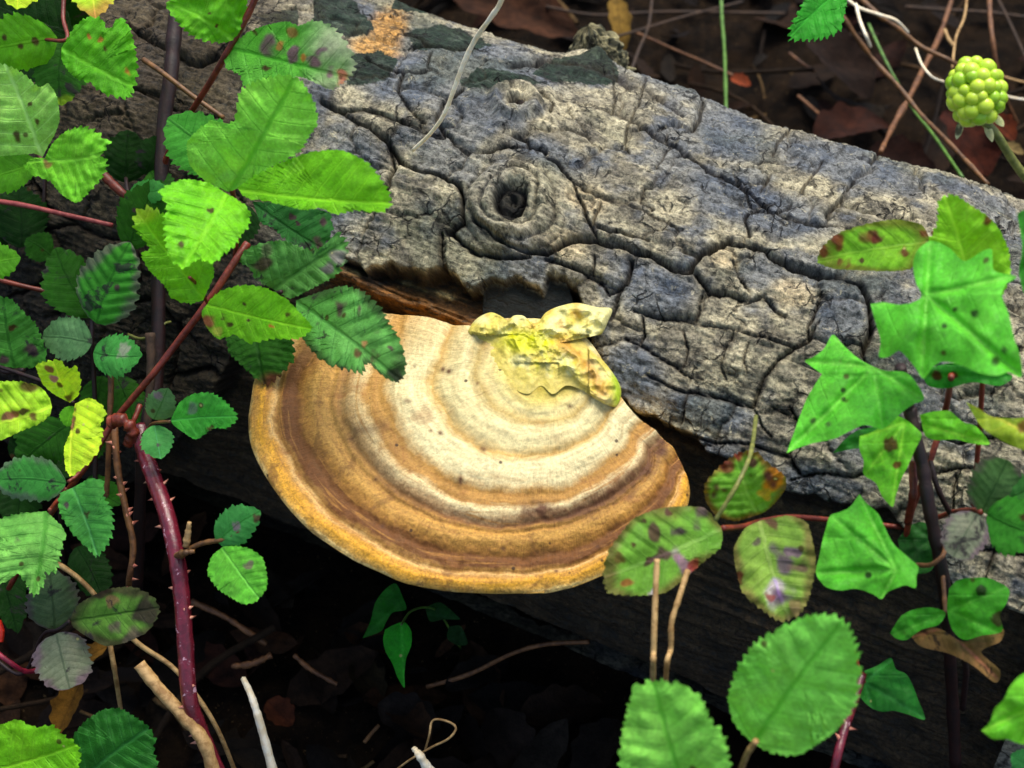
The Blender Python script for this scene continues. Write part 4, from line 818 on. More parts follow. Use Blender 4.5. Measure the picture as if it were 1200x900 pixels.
# --- dark mid-left
p = plant('bramble_spray', 'dim dark green bramble leaves in the shade left of the red cane', 'bramble', (108, 405, .03), BG)
leaf(p, (108, 372), (66, 290), 64, .02, .03, 20, 'dark'); leaf(p, (112, 380), (150, 285), 72, .03, .035, -12, 'mid', 'dark', edgecol=(112, 108, 96), spots=[(.5, -.3, .12, PU)], label='dark leaflet with a dull greyish rim', quilt=.05)
leaf(p, (107, 402), (48, 394), 52, .03, .032, 0, 'grey', 'dark'); leaf(p, (108, 412), (164, 416), 50, .03, .035, 0, 'green2', 'dark', spots=[(.65, .3, .4, (168, 176, 150))], label='small leaflet with a pale sheen')  # pale sheen on the second leaflet is painted as a colour spot
tube(p, [(108, 375, .028), (107, 405, .027), (110, 440, .02), (112, 520, .012), (110, 640, 0)], 6, 'maroon')
p = plant('bramble_spray', 'big dull green leaf cut by the left edge, level with the top of the fungus', 'bramble', (20, 432, .04), BG)
pleaf(p, [(20,432),(45,430),(55,420),(50,400),(42,380),(30,368),(12,350),(-10,348),(-26,360),(-24,420),(0,428)], (18,432), (4,349), .035, .045, (70,142,50), 'dark', spots=[(15,386,5,BR),(36,410,8,PU),(5,420,6,PU)]); leaf(p, (-36, 310), (21, 302), 44, .05, .055, 0, 'bright2'); tube(p, [(28, 434, .036), (-5, 425, .03), (-40, 310, .05)], 6, 'maroon')
p = plant('bramble_spray', 'dark green leaflets deep in the shade near the top of the vertical stems', 'bramble', (150, 215, .01), BG)
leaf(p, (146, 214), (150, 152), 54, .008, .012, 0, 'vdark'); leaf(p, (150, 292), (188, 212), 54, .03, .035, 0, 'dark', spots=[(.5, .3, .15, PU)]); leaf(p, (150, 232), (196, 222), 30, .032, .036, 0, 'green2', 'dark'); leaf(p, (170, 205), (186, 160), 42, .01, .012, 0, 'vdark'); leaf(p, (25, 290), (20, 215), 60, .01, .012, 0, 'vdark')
tube(p, [(150, 290, .03), (152, 250, .03), (148, 212, .01), (165, 330, .0)], 5, 'maroon')
# --- yellow green three-part leaf
p = plant('bramble_spray', 'yellow-green three-part leaf with maroon blotches along its veins near the left edge', 'bramble', (85, 473, .07), BG)
pleaf(p, [(82,472),(63,462),(50,450),(42,428),(57,423),(70,422),(80,432),(90,430),(95,447),(92,463)], (82,472), (62,422), .075, .09, 'yellow', 'bright', spots=[(58,433,5,(130,60,50)),(63,443,6,(170,90,110)),(70,452,4,BR),(82,466,6,BR)], amp=2.5, fold=.2); pleaf(p, [(61,477),(58,466),(47,453),(25,447),(0,447),(-22,452),(-24,512),(0,516),(25,505),(45,497),(58,487)], (61,476), (-20,500), .07, .085, (150,206,36), 'bright', spots=[(35,457,10,(70,20,14)),(28,482,5,BR),(18,486,6,(130,60,40)),(8,489,7,(130,60,60)),(42,493,7,(80,30,20)),(3,436,8,BR)], amp=2)
pleaf(p, [(88,473),(105,466),(120,475),(124,485),(117,497),(121,505),(116,527),(107,540),(95,550),(84,558),(77,550),(75,525),(82,507),(85,490)], (88,473), (83,557), .075, .085, 'yellow', 'bright', spots=[(86,480,5,BR),(86,492,5,(110,50,40)),(84,502,5,(120,60,50)),(92,505,4,BR),(76,500,6,BR)], amp=3); leaf(p, (86, 476), (78, 500), 22, .07, .072, 0, 'bright2')
tube(p, [(86, 472, .072), (60, 452, .062), (30, 440, .055), (-30, 420, .04)], 5, 'maroon')
# --- lower left group
p = plant('bramble_spray', 'pale serrated leaves hanging below the yellow-green leaf at the left edge', 'bramble', (78, 565, .05), BG)
leaf(p, (80, 497), (20, 545), 60, .045, .05, 0, 'dark'); leaf(p, (76, 566), (-10, 562), 54, .05, .055, 0, 'green2', 'dark', edgecol=(120, 140, 110)); pleaf(p, [(84,572),(107,560),(122,565),(120,580),(130,595),(133,613),(131,627),(125,640),(113,652),(100,640),(85,625),(72,605),(68,588),(72,577)], (85,571), (114,651), .055, .065, (74,160,60), 'bright', spots=[(102,603,4,BR),(78,592,4,PU)])
pleaf(p, [(54,599),(68,612),(77,624),(72,643),(67,668),(53,672),(52,683),(40,699),(30,683),(20,672),(8,682),(-12,680),(-20,640),(-8,612),(20,602)], (54,600), (38,698), .065, .08, (104,176,74), 'pale', label='largest pale hanging leaf', spots=[(20,633,4,(90,110,70))])
tube(p, [(80, 565, .05), (92, 555, .045), (110, 530, .04)], 5, 'red'); tube(p, [(58, 598, .063), (66, 588, .05), (78, 572, .045)], 5, 'red'); leaf(p, (120, 440), (112, 502), 40, .012, .015, 0, 'dark'); leaf(p, (136, 440), (158, 506), 44, .012, .015, 0, 'dark')
# --- small three-part leaf right of canes
p = plant('bramble_spray', 'small three-part leaf with round leaflets just right of the cane tops', 'bramble', (180, 495, .05), BG)
leaf(p, (180, 492), (196, 456), 36, .05, .055, 0, 'grey', 'pale', teeth=7, spots=[(.7, .4, .35, (140, 120, 130))]); leaf(p, (181, 498), (188, 537), 38, .05, .055, 0, 'green2', 'bright', teeth=7, spots=[(.6, 0, .15, PU)]); pleaf(p, [(200,492),(210,472),(225,462),(245,460),(260,467),(275,482),(278,492),(265,502),(250,502),(230,515),(215,507),(203,498)], (200,493), (279,488), .055, .062, (66,174,50), 'bright', spots=[(228,480,8,(120,150,110)),(247,503,4,BR)], amp=2.6, step=7)
tube(p, [(200, 494, .054), (180, 496, .049), (172, 505, .04), (160, 520, .03), (168, 545, .04)], 4, 'orange')
# --- thick purple cane
p = plant('bramble_cane', 'thick glossy purple-red thorny bramble cane rising from the bottom left', 'bramble', (222, 830, .03), BG)
P_, r_1, _ = tube(p, [(165, 500, .030), (168, 525, .035), (180, 560, .045), (196, 605, .055), (208, 660, .06), (213, 700, .06), (217, 750, .06), (222, 818, .058), (236, 860, .05), (262, 920, .04), (290, 980, .0)], 20, 'cane', name='cane', sides=14, taper=.95, bumpy=.05, n=90)
thorns(p, P_, r_1, 30, .0032)
tube(p, [(163, 778, .065), (185, 806, .062), (214, 838, .058), (240, 872, .054), (256, 930, .045)], 15, 'tan', name='broken_stub', sides=10, taper=1.1, bumpy=.12, label='broken tan side stub')
leaf(p, (254, 636), (303, 600), 44, .07, .075, 0, 'green2', 'pale', teeth=7, spots=[(.5, -.1, .3, (150, 130, 140)), (.9, -.3, .3, (90, 50, 40))]); pleaf(p, [(262,640),(278,640),(293,643),(308,654),(313,675),(312,690),(300,705),(285,708),(270,700),(255,690),(243,672),(248,652)], (260,642), (304,702), .07, .08, (96,186,50), 'bright', spots=[(291,662,6,(120,110,90))], amp=2.6, step=6.5)
tube(p, [(210, 655, .06), (225, 642, .066), (240, 636, .068), (262, 632, .07), (282, 622, .071)], 6, 'orange', name='leaf_stalk'); tube(p, [(218, 640, .066), (222, 612, .07)], 9, 'tan', name='bud', taper=.6, bumpy=.3); tube(p, [(206, 652, .06), (216, 648, .068), (228, 646, .068)], 10, 'orange', name='bud', taper=.5, bumpy=.3)
# --- purple-grey three part
p = plant('bramble_spray', 'dull three-part bramble leaf with purple-grey leaflets low on the left', 'bramble', (68, 738, .04), BG)
leaf(p, (64, 738), (58, 668), 62, .03, .04, 0, (92, 116, 78), 'dark', edgecol=(104, 92, 92)); pleaf(p, [(82,726),(90,710),(105,700),(127,690),(157,688),(180,700),(187,717),(173,740),(147,753),(123,757),(100,745),(86,735)], (82,728), (188,712), .045, .05, (92,138,50), 'dark', edgecol=(80,60,50), spots=[(172,718,16,(64,44,46)),(155,745,12,(110,100,80)),(118,696,10,(74,54,44)),(135,735,8,(104,90,80)),(130,705,8,(150,120,80))], label='largest leaflet, green with a dark purple tip', amp=2); leaf(p, (66, 742), (82, 806), 66, .045, .05, 0, (124, 130, 104), 'dark', shape=(.45, .45), teeth=7, edgecol=(128, 104, 116))
tube(p, [(82, 728, .045), (68, 738, .042), (50, 745, .035), (25, 790, .02), (-20, 760, .015)], 5, 'maroon')
# --- bottom left corner
p = plant('bramble_spray', 'bright toothed leaf in the bottom left corner', 'bramble', (-10, 900, .08), BG)
pleaf(p, [(-20,905),(-15,855),(5,848),(20,843),(40,852),(62,850),(75,862),(88,870),(95,886),(88,905),(60,930),(-10,935)], (-18,905), (92,872), .085, .10, 'bright', amp=3); tube(p, [(-20, 905, .083), (-50, 920, .07), (-80, 990, 0)], 6, 'red')
p = plant('bramble_spray', 'dark green round toothed leaf at the bottom next to the corner leaf', 'bramble', (92, 905, .05), BG)
pleaf(p, [(92,915),(85,880),(86,862),(100,845),(120,832),(140,830),(158,840),(172,850),(182,865),(180,880),(184,902),(150,925)], (94,915), (180,850), .05, .06, (44,116,36), 'bright', amp=3.5, step=8); tube(p, [(96, 915, .05), (85, 960, .02), (80, 1000, 0)], 6, 'maroon')
p = plant('bramble_spray', 'dim leaves filling the shade behind the yellow-green and hanging leaves', 'bramble', (60, 520, .0), BG)
for (bx_, by_, tx_, ty_, w_) in ((60, 515, 10, 532, 56), (64, 520, 62, 566, 50), (30, 560, 20, 620, 50), (90, 640, 120, 700, 46), (20, 470, 40, 520, 44), (100, 560, 140, 590, 36), (-10, 620, 20, 740, 50), (110, 500, 100, 540, 40)):
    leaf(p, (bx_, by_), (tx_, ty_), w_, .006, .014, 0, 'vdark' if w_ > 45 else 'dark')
tube(p, [(60, 515, .006), (70, 600, .0), (80, 720, -.05)], 5, 'maroon')
p = plant('bramble_spray', 'dim leaves behind the top left corner spray', 'bramble', (40, 120, .0), BG)
for (bx_, by_, tx_, ty_, w_) in ((60, 20, 95, -10, 60), (80, 60, 110, 40, 40), (100, 230, 70, 180, 40), (10, 60, 50, 90, 50), (20, 250, -20, 280, 50), (176, 200, 200, 240, 40), (60, 300, 30, 280, 36), (250, 150, 225, 190, 50), (290, 240, 270, 290, 46)):
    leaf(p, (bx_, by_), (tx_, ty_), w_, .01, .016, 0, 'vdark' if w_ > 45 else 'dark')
tube(p, [(60, 20, .01), (55, 120, .0), (50, 300, .0)], 5, 'maroon')
# --- loose stems on the left
def stem_thing(name, label, cat, pts, w, mat, group=None, th=0, taper=.8, sides=8, bumpy=.08):
    global PINV
    P_, r_, o = tube(None, pts, w, mat, name=name, sides=sides, taper=taper, bumpy=bumpy); 
    if th:
        e = empty(name, tuple(P_[0]), label, cat, group); o.name = 'stem'; o.parent = e; o.matrix_parent_inverse = Matrix.Translation(e.location).inverted(); thorns(e, P_, r_, th, .003)
        return e
    return tag(o, label, cat, group)
SG = 'loose stems among the left leaves'
stem_thing('woody_stem', 'thick dark maroon stem standing upright behind the upper left leaves', 'stem', [(214, -30, -.005), (205, 30, 0), (200, 90, .005), (192, 150, .008), (186, 300, .012), (184, 440, .012), (168, 520, .01), (160, 700, -.04)], 20, 'maroon', SG)
stem_thing('woody_stem', 'thin orange-brown stem crossing the dark upright stem', 'stem', [(168, 70, .01), (190, 85, .016), (225, 112, .018), (262, 138, .018)], 7, 'orange', SG)
stem_thing('woody_stem', 'flat red stem piece between the pale left leaf and the bright spray', 'stem', [(112, 195, .03), (128, 212, .03), (145, 228, .03), (162, 245, .02)], 12, 'red', SG)
stem_thing('woody_stem', 'pinkish stem running level over the bark on the left', 'stem', [(-30, 232, .02), (25, 240, .02), (70, 250, .02), (132, 264, .015)], 7, 'pink', SG)
stem_thing('woody_stem', 'short red stem running level above the big dull leaf at the left edge', 'stem', [(-20, 322, .03), (10, 331, .03), (70, 345, .02)], 7, 'red', SG)
stem_thing('dry_twig', 'dry brown upright stem behind the yellow-green leaf', 'stem', [(128, 400, .02), (130, 450, .022), (128, 500, .022), (126, 560, .015), (120, 640, .0)], 8, 'brown', SG)
stem_thing('thorny_stem', 'thin brown thorny stem hanging down beside the thick purple cane', 'stem', [(134, 500, .03), (138, 550, .032), (148, 600, .034), (156, 640, .034), (151, 684, .03), (150, 720, .0)], 9, 'brown', SG, th=22)
stem_thing('dry_twig', 'dry greenish upright stem behind the slanting red cane', 'stem', [(176, 390, .03), (177, 430, .03), (174, 480, .03), (170, 530, .03)], 12, 'dkbrown', SG)
stem_thing('dry_twig', 'yellowish dry stem curving down past the thick purple cane to the bottom', 'stem', [(60, 655, .01), (100, 685, .02), (155, 748, .02), (200, 780, .02), (228, 812, .025), (255, 855, .02), (280, 915, 0)], 7, 'tan', SG)
stem_thing('dry_twig', 'short upright tan stem under the purple-tipped leaf', 'stem', [(128, 750, .02), (135, 790, .02), (142, 835, .0)], 7, 'tan', SG)
stem_thing('pink_stem', 'bright pink stem entering low at the left edge', 'stem', [(-20, 752, .04), (10, 775, .04), (32, 787, .03), (55, 780, .02)], 7, stem_material('vivid_pink_stem', (176, 44, 70), (120, 24, 44)), SG)
stem_thing('red_shoot', 'stubby red side shoot beside the slanting cane', 'stem', [(164, 475, .04), (158, 490, .045), (152, 503, .045)], 7, 'red', SG)
stem_thing('red_shoot', 'knotted red leaf joint in front of the upright stems', 'stem', [(130, 495, .05), (142, 492, .052), (156, 505, .05), (150, 520, .045)], 16, 'red', SG, bumpy=.3)
stem_thing('red_shoot', 'tiny red berry-like bud at the left edge', 'stem', [(-3, 728, .05), (1, 740, .05), (0, 752, .05)], 10, stem_material('red_bud', (220, 50, 20), (190, 30, 14)), SG)
stem_thing('tendril', 'pale curled tendril on the bark left of the bright spotted leaflet', 'tendril', [(150, 392, .01), (165, 397, .012), (182, 392, .014), (192, 380, .012), (200, 377, .008)], 4, 'olive')
# ------------------------------------------------------------------ right side plants
RG = 'plants on the right'
p = plant('bramble_spray', 'three-part bramble leaf blotched purple and brown hanging beside the right end of the fungus', 'bramble', (890, 612, .05), RG)
pleaf(p, [(845,618),(827,596),(801,593),(772,596),(743,607),(726,627),(712,648),(707,674),(712,694),(738,698),(764,697),(781,694),(801,679),(824,659),(844,642),(847,627)], (846,620), (710,676), .075, .10, (104,160,50), 'bright', spots=[(818,604,11,(96,76,76)),(770,625,10,(86,50,50)),(793,623,8,(76,50,64)),(775,650,10,(80,46,50)),(760,658,6,(76,40,40)),(800,660,13,(150,112,130)),(812,664,9,(140,50,40)),(735,682,7,(150,90,40)),(742,640,4,BR),(726,655,7,(110,90,40)),(765,694,5,(200,190,190)),(783,600,5,BR),(752,612,4,BR)], edgecol=(104,84,40), label='left leaflet, green with dark purple spots', amp=2.4)
pleaf(p, [(889,603),(862,611),(839,604),(827,587),(826,567),(844,546),(865,531),(885,529),(902,544),(920,558),(921,572),(908,590),(896,600)], (889,604), (862,532), .055, .065, (102,166,44), 'bright', spots=[(905,562,15,(206,130,30)),(903,560,10,(80,40,40)),(881,544,10,(100,50,50)),(855,545,12,(110,44,30)),(841,574,7,(90,50,36)),(868,532,8,(120,40,30)),(898,580,8,(196,170,40))], edgecol=(120,56,30), label='top leaflet edged orange and brown', amp=2.2)
pleaf(p, [(891,610),(873,619),(860,642),(862,665),(870,694),(888,711),(914,728),(937,720),(948,700),(956,665),(954,642),(946,613),(925,604)], (890,612), (925,726), .065, .075, (128,170,62), 'bright', spots=[(917,657,16,(120,96,110)),(930,645,9,(130,100,120)),(938,664,10,(110,80,70)),(912,690,16,(210,200,190)),(916,700,13,(100,72,100)),(903,700,6,(140,60,50)),(888,637,6,(90,76,70)),(866,675,7,(110,50,30)),(905,612,8,(120,80,60)),(930,712,10,(150,130,80))], edgecol=(130,110,60), label='lower leaflet, mauve and yellow-green', amp=2.6)
tube(p, [(846, 619, .074), (870, 617, .065), (892, 611, .055), (930, 606, .03), (1000, 612, .01), (1060, 618, .0)], 6, 'red')
for k, (pts, w_, lb) in enumerate(([[(770, 655, .108), (768, 700, .11), (766, 760, .11), (765, 800, .10), (760, 1000, -.02)], 6, 'straight dry yellow stalk below the spotted bramble leaf'], [[(806, 668, .085), (796, 700, .09), (787, 730, .092), (786, 760, .09), (780, 800, .085), (775, 1000, -.02)], 6, 'jointed dry yellow stalk beside the straight one'],
                       [[(886, 488, .03), (880, 530, .07), (868, 560, .085), (852, 588, .088), (838, 610, .088)], 5, 'thin yellow-green stalk arching over the orange-edged leaflet'])):
    stem_thing('dry_stalk', lb, 'stalk', pts, w_, 'olive' if k == 2 else 'tan', 'dry stalks by the fungus', taper=.9, bumpy=.15)
p = plant('bramble_leaf', 'big pale green toothed bramble leaf at the bottom right, whole in view', 'leaf', (884, 872, .13), RG)
pleaf(p, [(883,872),(861,850),(853,819),(864,783),(886,753),(914,736),(947,721),(978,721),(994,733),(1005,761),(1007,789),(1003,825),(978,858),(936,885),(905,883)], (884,871), (988,728), .13, .15, (122,204,76), 'pale', K=6.5, fold=.04, amp=7, step=12); tube(p, [(886, 868, .139), (872, 892, .13), (850, 960, .08)], 6, 'tan')
p = plant('bramble_leaf', 'pale green toothed bramble leaf cut by the bottom edge under the dry stalks', 'leaf', (815, 930, .14), RG)
pleaf(p, [(767,797),(794,801),(819,814),(833,844),(847,861),(853,886),(856,915),(840,955),(780,965),(735,930),(726,889),(730,855),(736,828),(742,808),(753,801)], (812,950), (766,797), .15, .165, (122,204,76), 'pale', K=6.5, fold=.04, amp=8, step=14); tube(p, [(822, 945, .149), (840, 990, .12), (850, 1100, 0)], 6, 'tan')
stem_thing('thorny_stem', 'crimson thorny stem at the bottom between the big leaf and the small ivy', 'stem', [(1010, 790, .03), (998, 830, .04), (988, 860, .05), (976, 915, .05), (970, 1000, .0)], 11, 'cane', RG, th=8)
# ivy
p = plant('ivy_plant', 'ivy with smooth glossy pointed leaves climbing in front of the log on the right', 'ivy', (1105, 700, .01), RG)
tube(p, [(1066, 478, .045), (1072, 510, .045), (1082, 550, .045), (1088, 590, .045), (1098, 640, .04), (1108, 700, .03), (1115, 800, 0), (1120, 900, -.03)], 14, 'maroon', sides=10); tube(p, [(1055, 430, .06), (1062, 460, .05), (1066, 482, .045)], 12, 'maroon')
tube(p, [(1115, 440, .05), (1108, 480, .03), (1090, 540, .03), (1068, 600, .02), (1060, 640, .01)], 7, 'red'); tube(p, [(1088, 530, .03), (1098, 570, .03), (1115, 605, .02)], 6, 'maroon'); tube(p, [(1070, 540, .04), (1070, 580, .04), (1064, 612, .03)], 9, 'red')
tube(p, [(1074, 662, .04), (1090, 662, .045), (1104, 652, .045), (1108, 640, .04)], 5, 'brown', name='tendril')
polyleaf(p, [(1020, 356), (1036, 354), (1052, 357), (1068, 355), (1080, 347), (1073, 330), (1070, 308), (1076, 292), (1092, 282), (1112, 290), (1130, 306), (1150, 295), (1162, 292), (1163, 306), (1166, 318), (1192, 324), (1180, 332), (1174, 347), (1182, 368), (1188, 395), (1196, 420), (1197, 442), (1182, 436), (1170, 440), (1150, 438), (1126, 428), (1104, 424), (1092, 432), (1082, 444), (1072, 430), (1056, 412), (1048, 412), (1042, 418), (1030, 418), (1032, 400), (1026, 378)], (1110, 372), (1086, 346), [(1024, 358), (1090, 285), (1188, 324), (1194, 438), (1080, 438)], .10, (.01, .012), 'ivy', spots=[(1119, 363, 3, (40, 60, 20)), (1142, 367, 5, (30, 50, 15)), (1107, 382, 3.5, (30, 50, 15)), (1177, 409, 4, (30, 50, 15)), (1167, 422, 5, (30, 50, 15))], label='largest ivy leaf, with dark pinholes', dome=.1)
polyleaf(p, [(922, 531), (930, 508), (938, 486), (946, 466), (958, 446), (967, 432), (954, 430), (943, 423), (954, 418), (966, 408), (976, 392), (988, 404), (1002, 417), (1016, 426), (1036, 434), (1060, 436), (1072, 446), (1083, 467), (1070, 474), (1056, 484), (1046, 494), (1033, 503), (1014, 498), (996, 505), (978, 514), (955, 519), (938, 524)], (1000, 465), (1024, 430), [(924, 529), (946, 424), (978, 396), (1080, 467), (1034, 500)], .075, (.01, .02), 'ivy', spots=[(988, 457, 3.5, (40, 60, 20)), (989, 468, 3, (40, 60, 20)), (953, 493, 3.5, (60, 80, 40)), (971, 497, 3.5, (60, 80, 40))], label='ivy leaf with a long point to the lower left')
polyleaf(p, [(1007, 511), (1022, 506), (1038, 496), (1049, 487), (1062, 492), (1072, 500), (1080, 510), (1072, 528), (1064, 546), (1056, 562), (1050, 580), (1046, 594), (1034, 582), (1026, 566), (1012, 556), (1012, 540), (1007, 526)], (1042, 535), (1060, 495), [(1046, 590), (1010, 512), (1014, 556)], .055, (0, .01), 'ivyb', blobs=[(1043, 521, 9, (90, 40, 20)), (1051, 545, 5, (120, 60, 30))], label='bright ivy leaf hanging under the two largest', mat='ivy')
polyleaf(p, [(976, 531), (990, 515), (1006, 504), (1030, 500), (1052, 500), (1040, 514), (1020, 524), (1000, 526)], (1012, 513), (1050, 502), [(978, 530)], .03, (0, 0), (36, 116, 30)); polyleaf(p, [(1078, 486), (1095, 482), (1113, 482), (1128, 494), (1144, 500), (1160, 520), (1140, 520), (1120, 515), (1098, 516), (1084, 510)], (1110, 502), (1082, 498), [(1158, 519)], .055, (0, 0), 'ivyb')
polyleaf(p, [(1132, 471), (1146, 478), (1162, 488), (1182, 490), (1210, 493), (1215, 530), (1190, 524), (1170, 514), (1150, 500)], (1178, 503), (1210, 510), [(1134, 473)], .075, (0, 0), (150, 176, 46), blobs=[(1200, 500, 8, (150, 110, 50))]); polyleaf(p, [(1080, 436), (1110, 426), (1150, 430), (1186, 440), (1172, 452), (1140, 448), (1110, 455), (1088, 452)], (1130, 441), (1085, 442), [(1180, 442)], .05, (0, 0), (40, 128, 30), blobs=[(1098, 440, 6, BR), (1118, 440, 5, BR)])
polyleaf(p, [(1007, 579), (1016, 590), (1029, 602), (1037, 618), (1047, 637), (1061, 650), (1076, 664), (1074, 676), (1073, 689), (1062, 686), (1051, 689), (1040, 694), (1033, 702), (1024, 697), (1012, 692), (1000, 690), (986, 692), (970, 689), (962, 682), (956, 671), (960, 652), (964, 633), (968, 618), (973, 604), (984, 600), (996, 594)], (1012, 652), (1050, 668), [(1008, 582), (960, 672), (1034, 700), (975, 606)], .075, (.0, .01), 'ivy', spots=[(1018, 674, 4, (16, 26, 8))], label='lowest large ivy leaf with one dark hole')
polyleaf(p, [(1052, 632), (1066, 616), (1082, 612), (1094, 622), (1098, 648), (1092, 668), (1074, 672), (1058, 660)], (1076, 643), (1090, 632), [(1056, 660), (1070, 615)], .015, (0, 0), (34, 92, 28)); polyleaf(p, [(1192, 250), (1204, 246), (1220, 260), (1220, 345), (1204, 350), (1194, 320), (1198, 290)], (1208, 300), (1215, 300), [(1194, 322)], .1, (0, 0), (60, 150, 40))
# leaf pair behind the ivy
p = plant('bramble_spray', 'lime leaf with reddened edges behind the ivy top, beside a brown-spotted leaflet', 'bramble', (1096, 285, .05), RG)
pleaf(p, [(1090,280),(1080,263),(1050,257),(1017,262),(983,273),(963,290),(958,307),(977,315),(1010,317),(1043,318),(1067,315),(1086,296)], (1090,284), (960,304), .04, .045, (112,176,34), 'bright', spots=[(1020,272,12,(110,50,30)),(1028,278,7,(100,40,30)),(990,307,6,(110,40,30)),(980,282,9,(120,50,30)),(1060,297,6,(110,40,30)),(1088,272,8,(120,70,30)),(1010,305,4,BR),(965,295,7,(120,60,30))], label='long leaflet spotted brown', edgecol=(110,110,30), amp=1.5)
pleaf(p, [(1140,372),(1110,350),(1092,325),(1086,290),(1098,262),(1100,235),(1117,228),(1137,240),(1157,253),(1170,267),(1182,293),(1184,323),(1172,350)], (1145,372), (1108,230), .055, .07, (130,206,36), 'bright', spots=[(1158,258,7,(110,30,20)),(1140,242,5,(120,50,20)),(1170,330,6,(180,200,60))], amp=3)
tube(p, [(1094, 272, .042), (1104, 292, .045), (1125, 340, .045), (1150, 395, .05), (1150, 470, .03), (1140, 600, .0)], 6, 'red')
# right edge dull trio
p = plant('bramble_spray', 'dull grey-green and mauve leaflets on a red joint at the right edge', 'bramble', (1152, 600, .05), RG)
leaf(p, (1150, 600), (1180, 540), 62, .05, .055, 0, (72, 110, 60), 'dark', shape=(.45, .42), edgecol=(100, 90, 84)); leaf(p, (1156, 602), (1222, 628), 68, .055, .06, 0, (60, 140, 40), 'dark', spots=[(.6, .4, .2, BR)]); leaf(p, (1146, 602), (1118, 652), 52, .055, .06, 0, (140, 146, 116), 'dark', shape=(.45, .42), teeth=7, edgecol=(140, 116, 126)); leaf(p, (1160, 596), (1215, 570), 60, .05, .055, 0, (58, 120, 50), 'dark')
tube(p, [(1150, 600, .05), (1138, 598, .04), (1118, 600, .02), (1100, 606, .01)], 6, 'red')
p = plant('withered_spray', 'curled green leaf with withered brown lower half beside the ivy stem', 'leaf', (1110, 716, .04), RG)
polyleaf(p, [(1112, 690), (1122, 680), (1140, 677), (1160, 678), (1182, 690), (1180, 706), (1172, 720), (1174, 740), (1150, 745), (1130, 750), (1116, 738), (1110, 715)], (1142, 712), (1112, 716), [(1180, 688), (1170, 742)], .05, (0, 0), (70, 164, 36), blobs=[(1150, 692, 7, (40, 60, 20)), (1170, 725, 9, (70, 60, 30))]); polyleaf(p, [(1043, 742), (1056, 722), (1072, 714), (1092, 712), (1108, 718), (1100, 732), (1080, 738), (1062, 750), (1050, 748)], (1076, 730), (1106, 720), [(1046, 744)], .05, (0, 0), (60, 150, 34))
polyleaf(p, [(1066, 744), (1082, 734), (1104, 738), (1130, 752), (1160, 738), (1176, 738), (1172, 752), (1150, 764), (1172, 786), (1166, 800), (1140, 780), (1112, 766), (1080, 758)], (1122, 758), (1108, 735), [(1168, 794), (1070, 746)], .045, (0, 0), (128, 96, 50), mat='dead', label='withered brown lower part'); tube(p, [(1108, 720, .045), (1106, 690, .04), (1104, 660, .035)], 5, 'brown')
tube(p, [(1130, 770, .03), (1132, 790, .02), (1128, 830, .0)], 7, 'maroon', name='leaf_stalk')
p = plant('small_ivy', 'small dim ivy leaf under the withered leaf, right of the crimson stem', 'ivy', (1015, 800, .02), RG)
polyleaf(p, [(1013, 786), (1028, 780), (1044, 771), (1050, 784), (1062, 790), (1069, 802), (1076, 820), (1084, 843), (1066, 838), (1048, 833), (1034, 834), (1020, 829), (1008, 816), (1010, 800)], (1040, 805), (1013, 800), [(1083, 842), (1044, 774), (1022, 829)], .02, (0, .01), (44, 132, 40)); tube(p, [(1013, 800, .02), (1006, 780, .015), (1000, 760, 0)], 4, 'red')
p = plant('bright_leaf', 'bright yellow-green leaf cut by the right edge near the bottom corner', 'leaf', (1215, 830, .12), RG)
polyleaf(p, [(1150, 856), (1160, 846), (1166, 830), (1176, 820), (1184, 804), (1198, 790), (1225, 786), (1240, 830), (1225, 872), (1198, 872), (1180, 866), (1164, 866)], (1196, 832), (1230, 820), [(1152, 856), (1200, 870)], .12, (0, 0), 'ivyb'); tube(p, [(1228, 822, .118), (1260, 840, .1), (1300, 960, 0)], 5, 'red')
p = plant('dim_leaf', 'small dim green leaf in the bottom right corner', 'leaf', (1200, 900, .03), RG)
leaf(p, (1215, 900), (1186, 885), 34, .04, .045, 0, (50, 120, 60), 'dark'); tube(p, [(1215, 900, .04), (1240, 930, 0)], 4, 'maroon')
# leaf at top right
p = plant('bramble_spray', 'green toothed leaf hanging in from the top edge, left of the berry', 'bramble', (1000, -10, -.06), RG)
pleaf(p, [(925,47),(927,30),(938,10),(945,-5),(965,-25),(995,-20),(990,15),(985,35),(965,45),(945,47)], (1000,-25), (928,40), -.12, -.11, (44,150,30), 'bright'); tube(p, [(1005, -30, -.12), (1030, -60, -.15)], 5, 'brown')
# nettle-like pointed leaves under the fungus
p = plant('seedling', 'pointed green seedling leaves in the dark under the fungus', 'seedling', (470, 720, -.06))
polyleaf(p, [(451, 738), (462, 732), (474, 729), (482, 740), (482, 756), (476, 772), (474, 790), (474, 806), (466, 794), (460, 778), (452, 764), (449, 750)], (468, 755), (470, 732), [(474, 802)], -.03, (0, .01), (44, 160, 30)); polyleaf(p, [(425, 748), (434, 728), (440, 706), (452, 690), (464, 684), (472, 700), (476, 714), (460, 718), (452, 730), (446, 740)], (452, 710), (470, 706), [(427, 746)], -.05, (0, .0), (30, 112, 22))
polyleaf(p, [(498, 712), (516, 706), (536, 722), (538, 726), (520, 726), (504, 728)], (512, 718), (500, 720), [(535, 724)], -.08, (0, 0), (16, 64, 14)); polyleaf(p, [(526, 734), (540, 734), (548, 754), (536, 756), (524, 748)], (536, 745), (540, 735), [(545, 754)], -.08, (0, 0), (14, 54, 12)); tube(p, [(470, 732, -.03), (484, 715, -.05), (512, 716, -.085), (540, 760, -.15)], 3, 'green')
